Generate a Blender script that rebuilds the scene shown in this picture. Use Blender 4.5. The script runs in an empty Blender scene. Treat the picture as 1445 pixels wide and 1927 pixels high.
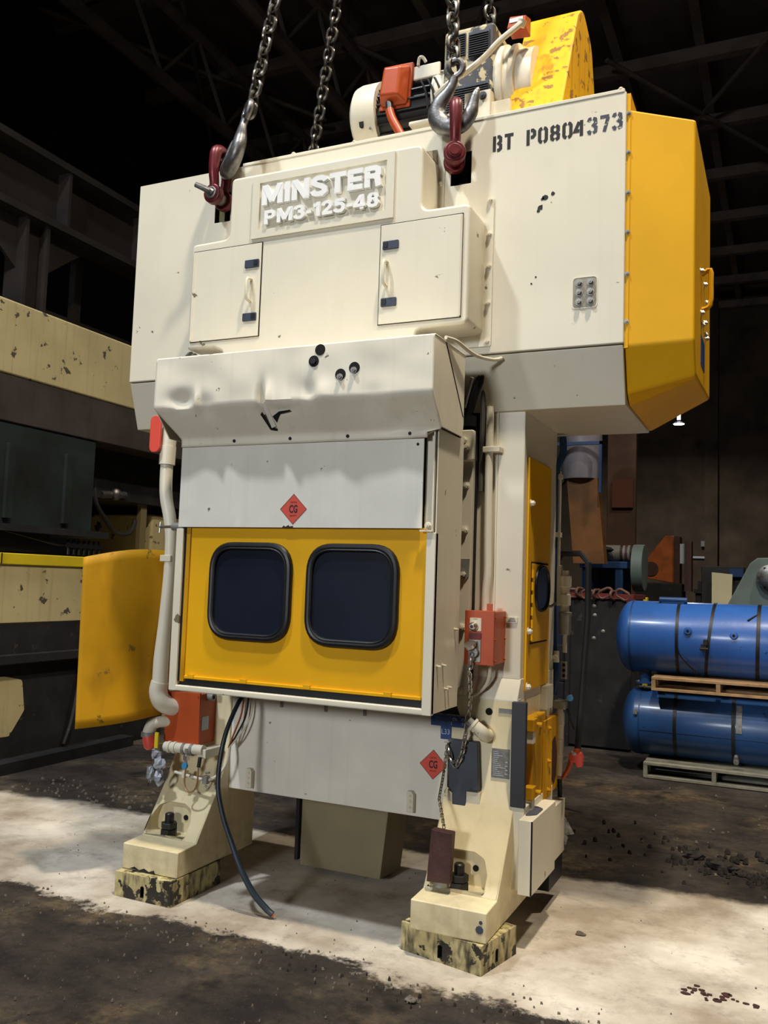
import bpy, bmesh, math, random
from mathutils import Vector, Matrix, noise
random.seed(4)
S = bpy.context.scene
COL = S.collection
PI = math.pi
# ------------------------------------------------------------------ camera
cam_d = bpy.data.cameras.new('camera'); cam = bpy.data.objects.new('camera', cam_d); COL.objects.link(cam)
YAW, PITCH, ROLL, FPX = -0.42935432, 0.07879673, 0.03381946, 1649.9
fw = Vector((math.sin(YAW)*math.cos(PITCH), math.cos(YAW)*math.cos(PITCH), math.sin(PITCH)))
rt0 = Vector((math.cos(YAW), -math.sin(YAW), 0)); up0 = rt0.cross(fw)
rt = math.cos(ROLL)*rt0 + math.sin(ROLL)*up0; up = -math.sin(ROLL)*rt0 + math.cos(ROLL)*up0
m = Matrix((rt, up, -fw)).transposed().to_4x4(); m.translation = (0, 0, 1.6)
cam.matrix_world = m
cam_d.sensor_width = 36; cam_d.lens = FPX/1927*36; cam_d.clip_start = .05; cam_d.clip_end = 200
S.camera = cam
# ------------------------------------------------------------------ world, lamps, exposure
w = bpy.data.worlds.new('hall_ambience'); S.world = w; w.use_nodes = True
w.node_tree.nodes['Background'].inputs[0].default_value = (1, .93, .9, 1)
w.node_tree.nodes['Background'].inputs[1].default_value = .010
def lamp(name, loc, aim, power, col, size, spread=180):
    d = bpy.data.lights.new(name, 'AREA'); d.shape = 'DISK'; d.size = size; d.energy = power; d.color = col; d.spread = math.radians(spread)
    o = bpy.data.objects.new(name, d); COL.objects.link(o); o.location = loc
    o.rotation_euler = (Vector(aim)-Vector(loc)).to_track_quat('-Z', 'Y').to_euler()
lamp('high_bay_cool', (-4.6, -.1, 11), (-3.0, 3.8, 1), 290, (.86, .93, 1), .55, 120)
lamp('high_bay_warm', (.55, 1.6, 11), (-1.2, 3.9, 1), 395, (1, .88, .70), .55, 120)
lamp('front_low_lamp', (-3.4, -13.5, 5.2), (-2.0, 3.8, 1.8), 150, (.95, .98, 1), 2.4, 70)  # unseen broad lamp set low to brighten upright faces and spare the floor
lamp('high_bay_rear', (2.6, 7.0, 11), (1.0, 7.4, 0), 210, (1, .88, .70), .55, 110)
S.view_settings.view_transform = 'Standard'; S.view_settings.look = 'None'
S.view_settings.gamma = 1; S.view_settings.use_curve_mapping = False
S.view_settings.exposure = 0.0

# ------------------------------------------------------------------ materials
def s2l(c):
    return tuple((x/12.92 if x <= .04045 else ((x+.055)/1.055)**2.4) for x in (v/255 for v in c))
MATS = {}
def mat(name, rgb, rough=.5, metal=0, var=.06, scale=3., chips=0, chip=(60, 58, 55), chipscale=14., grime=0, grimecol=(60, 50, 38), gz=(.12, 0.), bump=0, bscale=60., coat=0, streak=0, slo=.55, ss=(22, 22, .8), emit=0, spec=None):
    """painted / metal surface: base colour, soft mottling, paint chips, vertical run-off streaks, grime low on the thing"""
    M = bpy.data.materials.new(name); M.use_nodes = True; nt = M.node_tree; N = nt.nodes; L = nt.links
    b = N['Principled BSDF']; col = s2l(rgb)
    b.inputs['Roughness'].default_value = rough; b.inputs['Metallic'].default_value = metal
    if coat: b.inputs['Coat Weight'].default_value = coat; b.inputs['Coat Roughness'].default_value = .15
    if spec is not None: b.inputs['Specular IOR Level'].default_value = spec
    geo = N.new('ShaderNodeNewGeometry'); pos = geo.outputs['Position']
    def nz(sc, det=4, vec=None, ro=.55):
        n = N.new('ShaderNodeTexNoise'); n.inputs['Scale'].default_value = sc; n.inputs['Detail'].default_value = det
        n.inputs['Roughness'].default_value = ro
        L.new(vec or pos, n.inputs['Vector']); return n.outputs['Fac']
    def rmp(v, a, c, hi=1.):
        r = N.new('ShaderNodeMapRange'); r.inputs[1].default_value = a; r.inputs[2].default_value = c; r.inputs[4].default_value = hi
        L.new(v, r.inputs[0]); return r.outputs[0]
    def mix(f, c1, c2):
        x = N.new('ShaderNodeMix'); x.data_type = 'RGBA'
        if isinstance(f, float): x.inputs[0].default_value = f
        else: L.new(f, x.inputs[0])
        for i, c in ((6, c1), (7, c2)):
            if isinstance(c, tuple): x.inputs[i].default_value = (*c[:3], 1)
            else: L.new(c, x.inputs[i])
        return x.outputs[2]
    c = mix(rmp(nz(scale), .3, .7), tuple(v*(1-var*1.6) for v in col), tuple(min(1, v*(1+var)) for v in col))
    if streak:
        mp = N.new('ShaderNodeMapping'); mp.inputs['Scale'].default_value = ss; L.new(pos, mp.inputs['Vector'])
        c = mix(rmp(nz(1., 3, mp.outputs[0]), slo, slo+.2, streak), c, s2l(grimecol))
    if grime:
        sx = N.new('ShaderNodeSeparateXYZ'); L.new(pos, sx.inputs[0])
        g = rmp(sx.outputs[2], gz[0], gz[1]); n2 = rmp(nz(16., 6), .38, .62)
        mu = N.new('ShaderNodeMath'); mu.operation = 'MULTIPLY'; L.new(g, mu.inputs[0]); L.new(n2, mu.inputs[1])
        m2 = N.new('ShaderNodeMath'); m2.operation = 'MULTIPLY'; L.new(mu.outputs[0], m2.inputs[0]); m2.inputs[1].default_value = grime
        c = mix(m2.outputs[0], c, s2l(grimecol))
    if chips:
        k = rmp(nz(chipscale, 5, ro=.6), .74-chips, .76-chips)
        c = mix(k, c, s2l(chip))
    L.new(c, b.inputs['Base Color'])
    if bump:
        bp = N.new('ShaderNodeBump'); bp.inputs['Strength'].default_value = bump; bp.inputs['Distance'].default_value = .01
        L.new(nz(bscale, 4), bp.inputs['Height']); L.new(bp.outputs[0], b.inputs['Normal'])
    if emit:
        b.inputs['Emission Color'].default_value = (*col, 1); b.inputs['Emission Strength'].default_value = emit
    MATS[name] = M
    return M
CREAM = mat('cream_paint', (223, 216, 196), .42, var=.035, scale=2.2, streak=.05, grimecol=(150, 135, 105), chips=.045, chipscale=9, chip=(120, 108, 85))
CREAMLO = mat('worn_cream_paint', (226, 212, 172), .42, var=.07, scale=5, streak=.16, grimecol=(128, 104, 68), chips=.035, chipscale=7, chip=(95, 88, 78), grime=.35, gz=(.35, .1))
HOODM = mat('grey_cream_sheet', (234, 230, 218), .45, var=.05, scale=4, chips=.05, chipscale=16, chip=(120, 112, 100), streak=.10, grimecol=(150, 145, 135))
BLOCKM = mat('oily_block', (206, 192, 140), .6, var=.12, scale=8, streak=.95, slo=.47, ss=(26, 26, 7), grimecol=(44, 38, 28), chips=.19, chipscale=10, chip=(38, 34, 27), grime=1.0, gz=(.16, -.04), bump=.2)
YEL = mat('yellow_paint', (228, 170, 14), .55, var=.05, scale=2.5, spec=.22)
YELW = mat('worn_yellow_paint', (200, 146, 20), .6, spec=.2, var=.1, scale=3, chips=.12, chipscale=7, chip=(130, 98, 40), streak=.5, slo=.5, ss=(5, 5, 2), grimecol=(120, 84, 20))
YELG = mat('scuffed_yellow_guard', (238, 178, 14), .55, spec=.25, var=.05, scale=3, chips=.17, chipscale=12, chip=(150, 108, 44), streak=.75, slo=.57, grimecol=(140, 100, 48))
ORG = mat('orange_paint', (180, 74, 27), .42, var=.08, scale=6, chips=.03, streak=.15, grimecol=(130, 50, 20))
REDM = mat('red_plastic', (226, 82, 66), .45, var=.04)
MAROON = mat('maroon_shackle', (104, 30, 36), .38, metal=.25, var=.25, scale=25, chips=.06, chip=(60, 40, 42), chipscale=30)
STEEL = mat('forged_steel', (128, 126, 126), .42, metal=.85, var=.25, scale=24, bump=.15, bscale=90)
CHAIN = mat('chain_steel', (112, 108, 102), .32, metal=.9, var=.3, scale=30)
CHROME = mat('bright_steel', (200, 198, 192), .28, metal=.9, var=.08)
BLACK = mat('black_paint', (22, 22, 24), .45, var=.2)
RUBBER = mat('black_rubber', (24, 26, 30), .42, var=.15)
GLASS = mat('smoked_window', (26, 32, 46), .22, var=.12, scale=3, spec=.6, coat=.3)
HOLE = mat('dark_cavity', (7, 7, 8), .9, var=.1)
NAVY = mat('navy_latch', (50, 58, 78), .5, var=.06)
BLUESGN = mat('blue_sign', (36, 70, 134), .5, var=.08)
PALE = mat('pale_print', (190, 200, 216), .6, var=.05)
WHITE = mat('white_letters', (240, 240, 238), .4, var=.03)
INK = mat('stencil_ink', (15, 13, 12), .7, var=.2, scale=20, chips=.035, chip=(150, 142, 124), chipscale=60)
INKB = mat('faded_stencil_ink', (58, 62, 78), .7, var=.2, scale=20, chips=.14, chip=(190, 182, 160), chipscale=60)
DRED = mat('diamond_red', (222, 82, 62), .5, var=.03)
DINK = mat('diamond_ink', (64, 18, 34), .6, var=.03)
BROWN = mat('rusty_brown_block', (72, 42, 38), .6, var=.2, scale=20, bump=.15)
SLATE = mat('slate_blue_plate', (66, 72, 86), .5, var=.15, scale=8, chips=.05, chip=(40, 40, 48))
DARKPL = mat('charcoal_plate', (46, 48, 56), .5, var=.15)
GREYTAG = mat('grey_data_plate', (128, 128, 124), .5, var=.2, scale=60, streak=.2, grimecol=(80, 80, 80))
PLASTIC = mat('crumpled_film', (176, 180, 190), .18, var=.5, scale=30, bump=.8, bscale=40)
TANKB = mat('blue_tank_paint', (50, 100, 180), .34, var=.1, scale=3, chips=.04, chip=(30, 50, 100), coat=.25, bump=.12, bscale=14)
TANKD = mat('dark_blue_tank_paint', (36, 74, 124), .38, var=.14, scale=3, chips=.06, chip=(30, 44, 70), coat=.2)
WOOD = mat('pallet_wood', (176, 140, 100), .75, var=.2, scale=9, streak=.2, grimecol=(90, 70, 50))
WOODG = mat('grey_pallet_wood', (138, 134, 118), .75, var=.2, scale=9, streak=.2, grimecol=(80, 76, 66))
SOOT = mat('sooty_steel', (30, 29, 32), .7, var=.4, scale=5, chips=.08, chip=(58, 50, 46))
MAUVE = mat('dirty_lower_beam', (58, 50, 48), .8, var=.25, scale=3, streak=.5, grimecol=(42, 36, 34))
OLDCREAM = mat('old_cream_paint', (192, 178, 134), .6, var=.1, scale=1.6, chips=.115, chipscale=9, chip=(80, 74, 62), streak=.3, grimecol=(120, 108, 80))
OLDYEL = mat('old_yellow_paint', (212, 188, 30), .55, var=.1, chips=.08, chip=(80, 76, 30), chipscale=8)
RUNWAY = mat('runway_steel', (44, 38, 35), .8, var=.3, scale=2)
HOODF = mat('hood_sheet', (238, 231, 212), .45, var=.05, scale=3, chips=.05, chipscale=16, chip=(110, 104, 94), streak=.12, grimecol=(150, 142, 128))
TEAL = mat('dark_teal_paint', (22, 34, 33), .7, var=.5, scale=2)
BLUEF = mat('machine_blue', (22, 56, 102), .45, var=.2)
ORGD = mat('rusted_orange', (176, 92, 34), .6, var=.25, scale=4, chips=.08, chip=(80, 46, 26))
BRNP = mat('brown_plate', (78, 54, 38), .8, var=.2)
SAGE = mat('sage_grey_paint', (104, 120, 116), .6, var=.12)
BEAM = mat('roof_steel', (120, 108, 100), .8, var=.25, scale=1.5)
DECKM = mat('roof_deck', (104, 96, 96), .9, var=.2, scale=.8)
WALLM = mat('back_wall_brick', (84, 72, 58), .9, var=.3, scale=.9, bump=.3, bscale=30)
WALLD = mat('left_wall_sheet', (40, 36, 36), .9, var=.3)
ZINC = mat('galvanised', (150, 150, 144), .45, metal=.4, var=.15, scale=20)
LAMPM = mat('lamp_face', (246, 240, 255), emit=9)
STONE = mat('grey_stone', (112, 104, 94), .9, var=.3, scale=30)
CLOD = mat('oily_dirt', (44, 38, 35), .9, var=.4, scale=30)

# ------------------------------------------------------------------ mesh helpers
class MB:
    def __init__(s): s.v = []; s.f = []; s.mi = []; s.cur = 0
    def add(s, vs, fs):
        n = len(s.v); s.v += [Vector(p) for p in vs]; s.f += [tuple(i+n for i in f) for f in fs]; s.mi += [s.cur]*len(fs); return s
    def box(s, x0, x1, y0, y1, z0, z1):
        return s.add([(x0,y0,z0),(x1,y0,z0),(x1,y1,z0),(x0,y1,z0),(x0,y0,z1),(x1,y0,z1),(x1,y1,z1),(x0,y1,z1)],
                     [(0,3,2,1),(4,5,6,7),(0,1,5,4),(1,2,6,5),(2,3,7,6),(3,0,4,7)])
    def prism(s, poly, axis, a, b):
        """poly of 2D points extruded along axis: x -> (y,z), y -> (x,z), z -> (x,y)"""
        def P(p, t): return {'x': (t, p[0], p[1]), 'y': (p[0], t, p[1]), 'z': (p[0], p[1], t)}[axis]
        n = len(poly); area = sum(poly[i][0]*poly[(i+1) % n][1]-poly[(i+1) % n][0]*poly[i][1] for i in range(n))
        if (area < 0) != (axis == 'y'): poly = poly[::-1]
        return s.add([P(p, a) for p in poly]+[P(p, b) for p in poly],
                     [tuple(range(n))[::-1], tuple(range(n, 2*n))]+[(i, (i+1) % n, n+(i+1) % n, n+i) for i in range(n)])
    def cyl(s, p0, p1, r, r2=None, n=16, cap=True, rot=0.):
        p0 = Vector(p0); p1 = Vector(p1); r2 = r if r2 is None else r2
        q = (p1-p0).to_track_quat('Z', 'Y'); vs = []
        for p, rr in ((p0, r), (p1, r2)):
            for i in range(n):
                a = 2*PI*i/n+rot; vs.append(p+q @ Vector((rr*math.cos(a), rr*math.sin(a), 0)))
        fs = [(i, (i+1) % n, n+(i+1) % n, n+i) for i in range(n)]
        if cap: fs += [tuple(range(n))[::-1], tuple(range(n, 2*n))]
        return s.add(vs, fs)
    def lathe(s, p0, ax, prof, n=24):
        """prof: (distance along axis, radius)"""
        p0 = Vector(p0); q = Vector(ax).to_track_quat('Z', 'Y'); d = Vector(ax).normalized(); vs = []
        for t, r in prof:
            for i in range(n):
                a = 2*PI*i/n; vs.append(p0+d*t+q @ Vector((r*math.cos(a), r*math.sin(a), 0)))
        k = len(prof); fs = [(j*n+i, j*n+(i+1) % n, (j+1)*n+(i+1) % n, (j+1)*n+i) for j in range(k-1) for i in range(n)]
        fs += [tuple(range(n))[::-1], tuple(range((k-1)*n, k*n))]
        return s.add(vs, fs)
    def tube(s, pts, r, n=8, smooth=0, closed=False, sx=1., up=None):
        P = [Vector(p) for p in pts]; R = r if isinstance(r, (list, tuple)) else [r]*len(P)
        if smooth:
            Q = []; RR = []; N = len(P); rng = range(N if closed else N-1)
            for i in rng:
                g = (lambda k: P[k % N]) if closed else (lambda k: P[max(0, min(N-1, k))])
                a, b, c, d = g(i-1), g(i), g(i+1), g(i+2)
                for j in range(smooth):
                    t = j/smooth
                    Q.append(.5*((2*b)+(c-a)*t+(2*a-5*b+4*c-d)*t*t+(3*b-a-3*c+d)*t**3)); RR.append(R[i]*(1-t)+R[(i+1) % N]*t)
            if not closed: Q.append(P[-1]); RR.append(R[-1])
            P, R = Q, RR
        N = len(P); vs = []; nrm = None
        for i in range(N):
            if closed: t = P[(i+1) % N]-P[i-1]
            else: t = P[min(i+1, N-1)]-P[max(i-1, 0)]
            t.normalize()
            if nrm is None:
                nrm = Vector(up) if up else (Vector((0, 0, 1)) if abs(t.z) < .9 else Vector((0, 1, 0)))
            nrm = (nrm-t*nrm.dot(t)).normalized(); bn = t.cross(nrm)
            for k in range(n):
                a = 2*PI*k/n; vs.append(P[i]+(nrm*math.cos(a)*sx+bn*math.sin(a))*R[i])
        seg = N if closed else N-1
        fs = [(i*n+k, i*n+(k+1) % n, ((i+1) % N)*n+(k+1) % n, ((i+1) % N)*n+k) for i in range(seg) for k in range(n)]
        if not closed: fs += [tuple(range(n))[::-1], tuple(range((N-1)*n, N*n))]
        return s.add(vs, fs)
    def ball(s, c, r, n=12, sq=(1, 1, 1)):
        k = n//2; prof = [(-math.cos(PI*j/k), max(.001, math.sin(PI*j/k))) for j in range(k+1)]; b = len(s.v)
        s.lathe((0, 0, 0), (0, 0, 1), prof, n)
        for i in range(b, len(s.v)): s.v[i] = Vector(c)+Vector((s.v[i].x*r*sq[0], s.v[i].y*r*sq[1], s.v[i].z*r*sq[2]))
        return s
    def ribbon(s, pts, wd, y0, y1, o=(0, 0), sc=1., slant=0.):
        """flat stroke of a glyph in the xz plane"""
        P = [Vector((p[0]*sc+o[0]+slant*p[1]*sc, p[1]*sc+o[1])) for p in pts]; N = len(P); l = []; r = []
        for i in range(N):
            a = (P[i]-P[i-1]).normalized() if i else None; b = (P[i+1]-P[i]).normalized() if i < N-1 else None
            t = (a or b) if not (a and b) else (a+b).normalized(); nn = Vector((-t.y, t.x))
            k = 1/max(.5, nn.dot(Vector((-(b or a).y, (b or a).x))))
            l.append(P[i]+nn*wd*sc/2*k); r.append(P[i]-nn*wd*sc/2*k)
        for i in range(N-1): s.prism([l[i], l[i+1], r[i+1], r[i]], 'y', y0, y1)
        return s
ORIG = {}
def obj(name, mb, mt, parent=None, bevel=0, smooth=35, seg=2, origin=None, world=False):
    me = bpy.data.meshes.new(name)
    c = Vector(origin) if origin is not None else sum(mb.v, Vector())/len(mb.v)
    if parent is None and origin is None: c.z = min(p.z for p in mb.v)
    me.from_pydata([p-c for p in mb.v], [], mb.f); me.update()
    bb = bmesh.new(); bb.from_mesh(me); bmesh.ops.recalc_face_normals(bb, faces=bb.faces); bb.to_mesh(me); bb.free()
    for x in (mt if isinstance(mt, (list, tuple)) else [mt]): me.materials.append(x)
    if isinstance(mt, (list, tuple)): me.polygons.foreach_set('material_index', mb.mi)
    if smooth:
        me.polygons.foreach_set('use_smooth', [True]*len(me.polygons)); me.set_sharp_from_angle(angle=math.radians(smooth))
    o = bpy.data.objects.new(name, me); COL.objects.link(o)
    place(o, c, parent)
    if bevel:
        b = o.modifiers.new('edge', 'BEVEL'); b.width = bevel; b.segments = seg; b.limit_method = 'ANGLE'; b.angle_limit = math.radians(40); b.harden_normals = True
    return o
def place(o, c, parent):
    ORIG[o.name] = Vector(c)
    if parent: o.parent = parent; o.location = Vector(c)-ORIG[parent.name]
    else: o.location = c
def empty(name, loc, label, cat, group=None):
    o = bpy.data.objects.new(name, None); COL.objects.link(o); o.location = loc; ORIG[o.name] = Vector(loc); o.empty_display_size = .1
    return tag(o, label, cat, group)
def tag(o, label=None, cat=None, group=None, kind=None):
    for k, v in (('label', label), ('category', cat), ('group', group), ('kind', kind)):
        if v: o[k] = v
    return o
def dup(o, c, parent, rot=None):
    n = o.copy(); COL.objects.link(n); n.parent = None; place(n, c, parent)
    if rot is not None: n.rotation_euler = rot
    return n
def cut(o, mb, mt=None):
    """boolean a cavity out of o, baked into its mesh"""
    k = obj('cutter', mb, mt or HOLE, None, smooth=0, origin=(0, 0, 0))
    if mt is None or mt is HOLE: pass
    if o.parent: o_w = ORIG[o.name]
    else: o_w = ORIG[o.name]
    pa, lo = o.parent, o.location.copy(); o.parent = None; o.location = o_w
    bpy.context.view_layer.update()
    b = o.modifiers.new('cut', 'BOOLEAN'); b.operation = 'DIFFERENCE'; b.object = k; b.solver = 'EXACT'; b.material_mode = 'TRANSFER'
    while o.modifiers[0] != b and o.modifiers.find('cut') > 0: o.modifiers.move(o.modifiers.find('cut'), 0)
    keep = [(x.name, x.width, x.segments) for x in o.modifiers if x.type == 'BEVEL']
    for x in [x for x in o.modifiers if x.type == 'BEVEL']: o.modifiers.remove(x)
    bpy.context.view_layer.update()
    dg = bpy.context.evaluated_depsgraph_get()
    me = bpy.data.meshes.new_from_object(o.evaluated_get(dg)); o.modifiers.clear(); o.data = me
    for _, wd, sg in keep:
        x = o.modifiers.new('edge', 'BEVEL'); x.width = wd; x.segments = sg; x.limit_method = 'ANGLE'; x.angle_limit = math.radians(40); x.harden_normals = True
    o.parent = pa; o.location = lo
    bpy.data.objects.remove(k)
    me.polygons.foreach_set('use_smooth', [True]*len(me.polygons)); me.set_sharp_from_angle(angle=math.radians(30))
    return o
def rpoly(pts, r, n=5):
    """polygon with rounded corners; r a number or one per corner"""
    out = []; N = len(pts)
    for i in range(N):
        p = Vector(pts[i]); a = (Vector(pts[i-1])-p); b = (Vector(pts[(i+1) % N])-p); rr = r[i] if isinstance(r, (list, tuple)) else r
        if rr <= 0: out.append(tuple(p)); continue
        ang = a.angle(b); d = min(rr/math.tan(ang/2), a.length*.49, b.length*.49)
        A = p+a.normalized()*d; B = p+b.normalized()*d
        for j in range(n+1):
            t = j/n; out.append(tuple(A*(1-t)**2+p*2*t*(1-t)+B*t*t))
    return out
def rect(x0, x1, z0, z1): return [(x0, z0), (x1, z0), (x1, z1), (x0, z1)]
def text_mesh(name, body, mt, parent, x0, x1, z0, z1, y, depth, bold=0., align_axis='y'):
    """raised or printed lettering facing the front, fitted to a box"""
    cu = bpy.data.curves.new(name, 'FONT'); cu.body = body; cu.size = 1; cu.offset = bold; cu.extrude = .5; cu.resolution_u = 3
    t = bpy.data.objects.new(name, cu); COL.objects.link(t); bpy.context.view_layer.update()
    me = bpy.data.meshes.new_from_object(t.evaluated_get(bpy.context.evaluated_depsgraph_get())); bpy.data.objects.remove(t)
    xs = [v.co.x for v in me.vertices]; ys = [v.co.y for v in me.vertices]
    ax, bx, ay, by = min(xs), max(xs), min(ys), max(ys); mb = MB()
    mb.add([(x0+(v.co.x-ax)/(bx-ax)*(x1-x0), y-depth*(v.co.z+.5), z0+(v.co.y-ay)/(by-ay)*(z1-z0)) for v in me.vertices], [tuple(p.vertices) for p in me.polygons])
    return obj(name, mb, mt, parent, smooth=0)

# ================================================================== SETTING
def floor_mat():
    M = bpy.data.materials.new('shop_floor'); M.use_nodes = True; nt = M.node_tree; N = nt.nodes; L = nt.links; b = N['Principled BSDF']
    geo = N.new('ShaderNodeNewGeometry'); pos = geo.outputs['Position']; sx = N.new('ShaderNodeSeparateXYZ'); L.new(pos, sx.inputs[0])
    def nz(sc, det=5, ro=.6, off=0):
        mp = N.new('ShaderNodeMapping'); mp.inputs['Location'].default_value = (off, off*.7, 0); L.new(pos, mp.inputs['Vector'])
        n = N.new('ShaderNodeTexNoise'); n.inputs['Scale'].default_value = sc; n.inputs['Detail'].default_value = det; n.inputs['Roughness'].default_value = ro
        L.new(mp.outputs[0], n.inputs['Vector']); return n.outputs['Fac']
    def rmp(v, a, c, lo=0., hi=1.):
        r = N.new('ShaderNodeMapRange'); r.inputs[1].default_value = a; r.inputs[2].default_value = c; r.inputs[3].default_value = lo; r.inputs[4].default_value = hi
        L.new(v, r.inputs[0]); return r.outputs[0]
    def ma(op, a, c):
        x = N.new('ShaderNodeMath'); x.operation = op
        for i, q in ((0, a), (1, c)):
            if isinstance(q, (int, float)): x.inputs[i].default_value = q
            else: L.new(q, x.inputs[i])
        return x.outputs[0]
    def mix(f, c1, c2):
        x = N.new('ShaderNodeMix'); x.data_type = 'RGBA'; L.new(f, x.inputs[0])
        for i, c in ((6, c1), (7, c2)):
            if isinstance(c, tuple): x.inputs[i].default_value = (*s2l(c), 1)
            else: L.new(c, x.inputs[i])
        return x.outputs[2]
    yy = sx.outputs[1]; xx = sx.outputs[0]
    wob = ma('MULTIPLY', ma('SUBTRACT', nz(2.2, 6, .65), .5), .5)
    near = rmp(ma('ADD', ma('ADD', yy, ma('ADD', wob, ma('MULTIPLY', ma('SUBTRACT', nz(14, 6, .75, 61), .5), .22))), ma('MULTIPLY', xx, .02)), 3.35, 3.40)
    far = rmp(ma('SUBTRACT', ma('ADD', yy, ma('MULTIPLY', wob, .8)), ma('MULTIPLY', xx, .065)), 5.12, 5.03)
    slab = ma('MULTIPLY', near, far)
    conc = mix(rmp(nz(1.6, 6), .36, .66), (160, 147, 130), (222, 214, 200))
    conc = mix(rmp(nz(7, 6, .7, 3), .56, .74, 0, .55), conc, (96, 84, 72))
    conc = mix(rmp(nz(4.5, 8, .75, 51), .5, .66, 0, .4), conc, (120, 104, 88))
    conc = mix(rmp(nz(60, 3, .6, 9), .68, .76, 0, .8), conc, (84, 74, 64))
    soil = mix(rmp(nz(2.6, 7, .65, 5), .36, .6), (47, 42, 40), (78, 70, 63))
    tan = ma('MULTIPLY', rmp(nz(1.5, 6, .6, 11), .52, .66), rmp(nz(9, 5, .7, 2), .38, .62))
    soil = mix(ma('MULTIPLY', tan, .75), soil, (142, 122, 92))
    soil = mix(rmp(nz(14, 8, .75, 31), .5, .68, 0, .7), soil, (34, 29, 27))
    soil = mix(rmp(nz(28, 7, .75, 41), .58, .72, 0, .55), soil, (122, 104, 82))
    soil = mix(rmp(nz(70, 3, .6, 4), .66, .74, 0, .6), soil, (138, 126, 112))
    soil = mix(rmp(nz(3.4, 5, .6, 21), .56, .68, 0, .75), soil, (26, 23, 23))
    L.new(mix(slab, soil, conc), b.inputs['Base Color'])
    b.inputs['Roughness'].default_value = .85; b.inputs['Specular IOR Level'].default_value = .3
    bp = N.new('ShaderNodeBump'); bp.inputs['Distance'].default_value = .02; L.new(ma('ADD', nz(26, 8, .75, 1), ma('MULTIPLY', nz(140, 3, .6, 6), .3)), bp.inputs['Height'])
    L.new(rmp(slab, 0, 1, 1.0, .2), bp.inputs['Strength']); L.new(bp.outputs[0], b.inputs['Normal'])
    return M
fl = MB(); nx, ny = 150, 90
for j in range(ny+1):
    for i in range(nx+1):
        # fine cells near the press, coarse far away
        x = -13+26*(i/nx); y = -16+50.2*(j/ny)
        soilw = 1 if (y < 3.3 or y > 5.25) and .5 < y < 7.5 and x > -5.2 and x < 4 else 0
        h = (noise.fractal(Vector((x*1.6, y*1.6, 0)), 1, 2, 4)*.012-.004) if soilw else 0
        fl.v.append(Vector((x, y, min(h, .012))))
for j in range(ny):
    for i in range(nx):
        a = j*(nx+1)+i; fl.f.append((a, a+1, a+nx+2, a+nx+1)); fl.mi.append(0)
tag(obj('floor', fl, floor_mat(), smooth=60, origin=(0, 0, 0)), kind='structure')
ceil = tag(obj('ceiling', MB().box(-13, 13, -16, 34.4, 12.9, 13.05), DECKM, origin=(0, 0, 12.9)), kind='structure')
jm = MB().box(-.09, .09, -22, 22, -.3, .3)
j0 = obj('roof_joist', jm, BEAM, ceil, origin=(0, 0, 0)); j0.location = Vector((-12.4, 12, 12.6))-ORIG['ceiling']
for k in range(1, 17): dup(j0, (-12.4+1.56*k, 12, 12.6), ceil)
p0 = obj('roof_purlin', MB().box(-12.9, 12.9, -.1, .1, -.13, .13), BEAM, ceil, origin=(0, 0, 0)); p0.location = Vector((0, 3.9, 12.17))-ORIG['ceiling']
for k in range(1, 12): dup(p0, (0, 3.9+2.72*k, 12.17), ceil)
br = None
for k in range(6):
    for sgn in (1, -1):
        x = -11+4.7*k; y = 14+2.72*(k % 3)
        if br is None: br = obj('cross_brace', MB().cyl((-1.56, -2.72, 0), (1.56, 2.72, 0), .05, n=6), BEAM, ceil, origin=(0, 0, 0)); br.location = Vector((x, y, 11.98))-ORIG['ceiling']
        else: dup(br, (x, y, 11.98), ceil, (0, 0, 0 if sgn > 0 else 2*math.atan2(1.56, 2.72)))
# lattice truss hanging under the roof on the left, running away from the camera
for nm, x in (('roof_truss', -7.6), ('roof_truss', -10.2)):
    t = MB().box(-.08, .08, -12, 12, .62, .74).box(-.08, .08, -12, 12, -.74, -.6)
    o = obj(nm, t, BEAM, ceil, origin=(0, 0, 0)); o.location = Vector((x, 14, 11.2))-ORIG['ceiling']
    for k in range(12):
        wb = obj('truss_web', MB().cyl((0, -1, -.6), (0, 0, .62), .04, n=6).cyl((0, 0, .62), (0, 1, -.6), .04, n=6), BEAM, o, origin=(0, 0, 0)) if k == 0 else wb.copy()
        if k: COL.objects.link(wb); wb.parent = o
        wb.location = (0, -11+2*k, 0)
bw = tag(obj('wall_back', MB().box(-13, 13, 34, 34.3, 0, 13), WALLM), kind='structure')
for x in (-6.2, -2.4, 1.4):
    obj('pilaster', MB().box(x-.22, x+.22, 33.7, 34, 0, 12.9), WALLM, bw)
lw = tag(obj('wall_left', MB().box(-13.2, -13, -16, 34.3, 0, 13), WALLD), kind='structure')
tag(obj('wall_right', MB().box(13, 13.2, -16, 34.3, 0, 13), WALLD), kind='structure')
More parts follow.
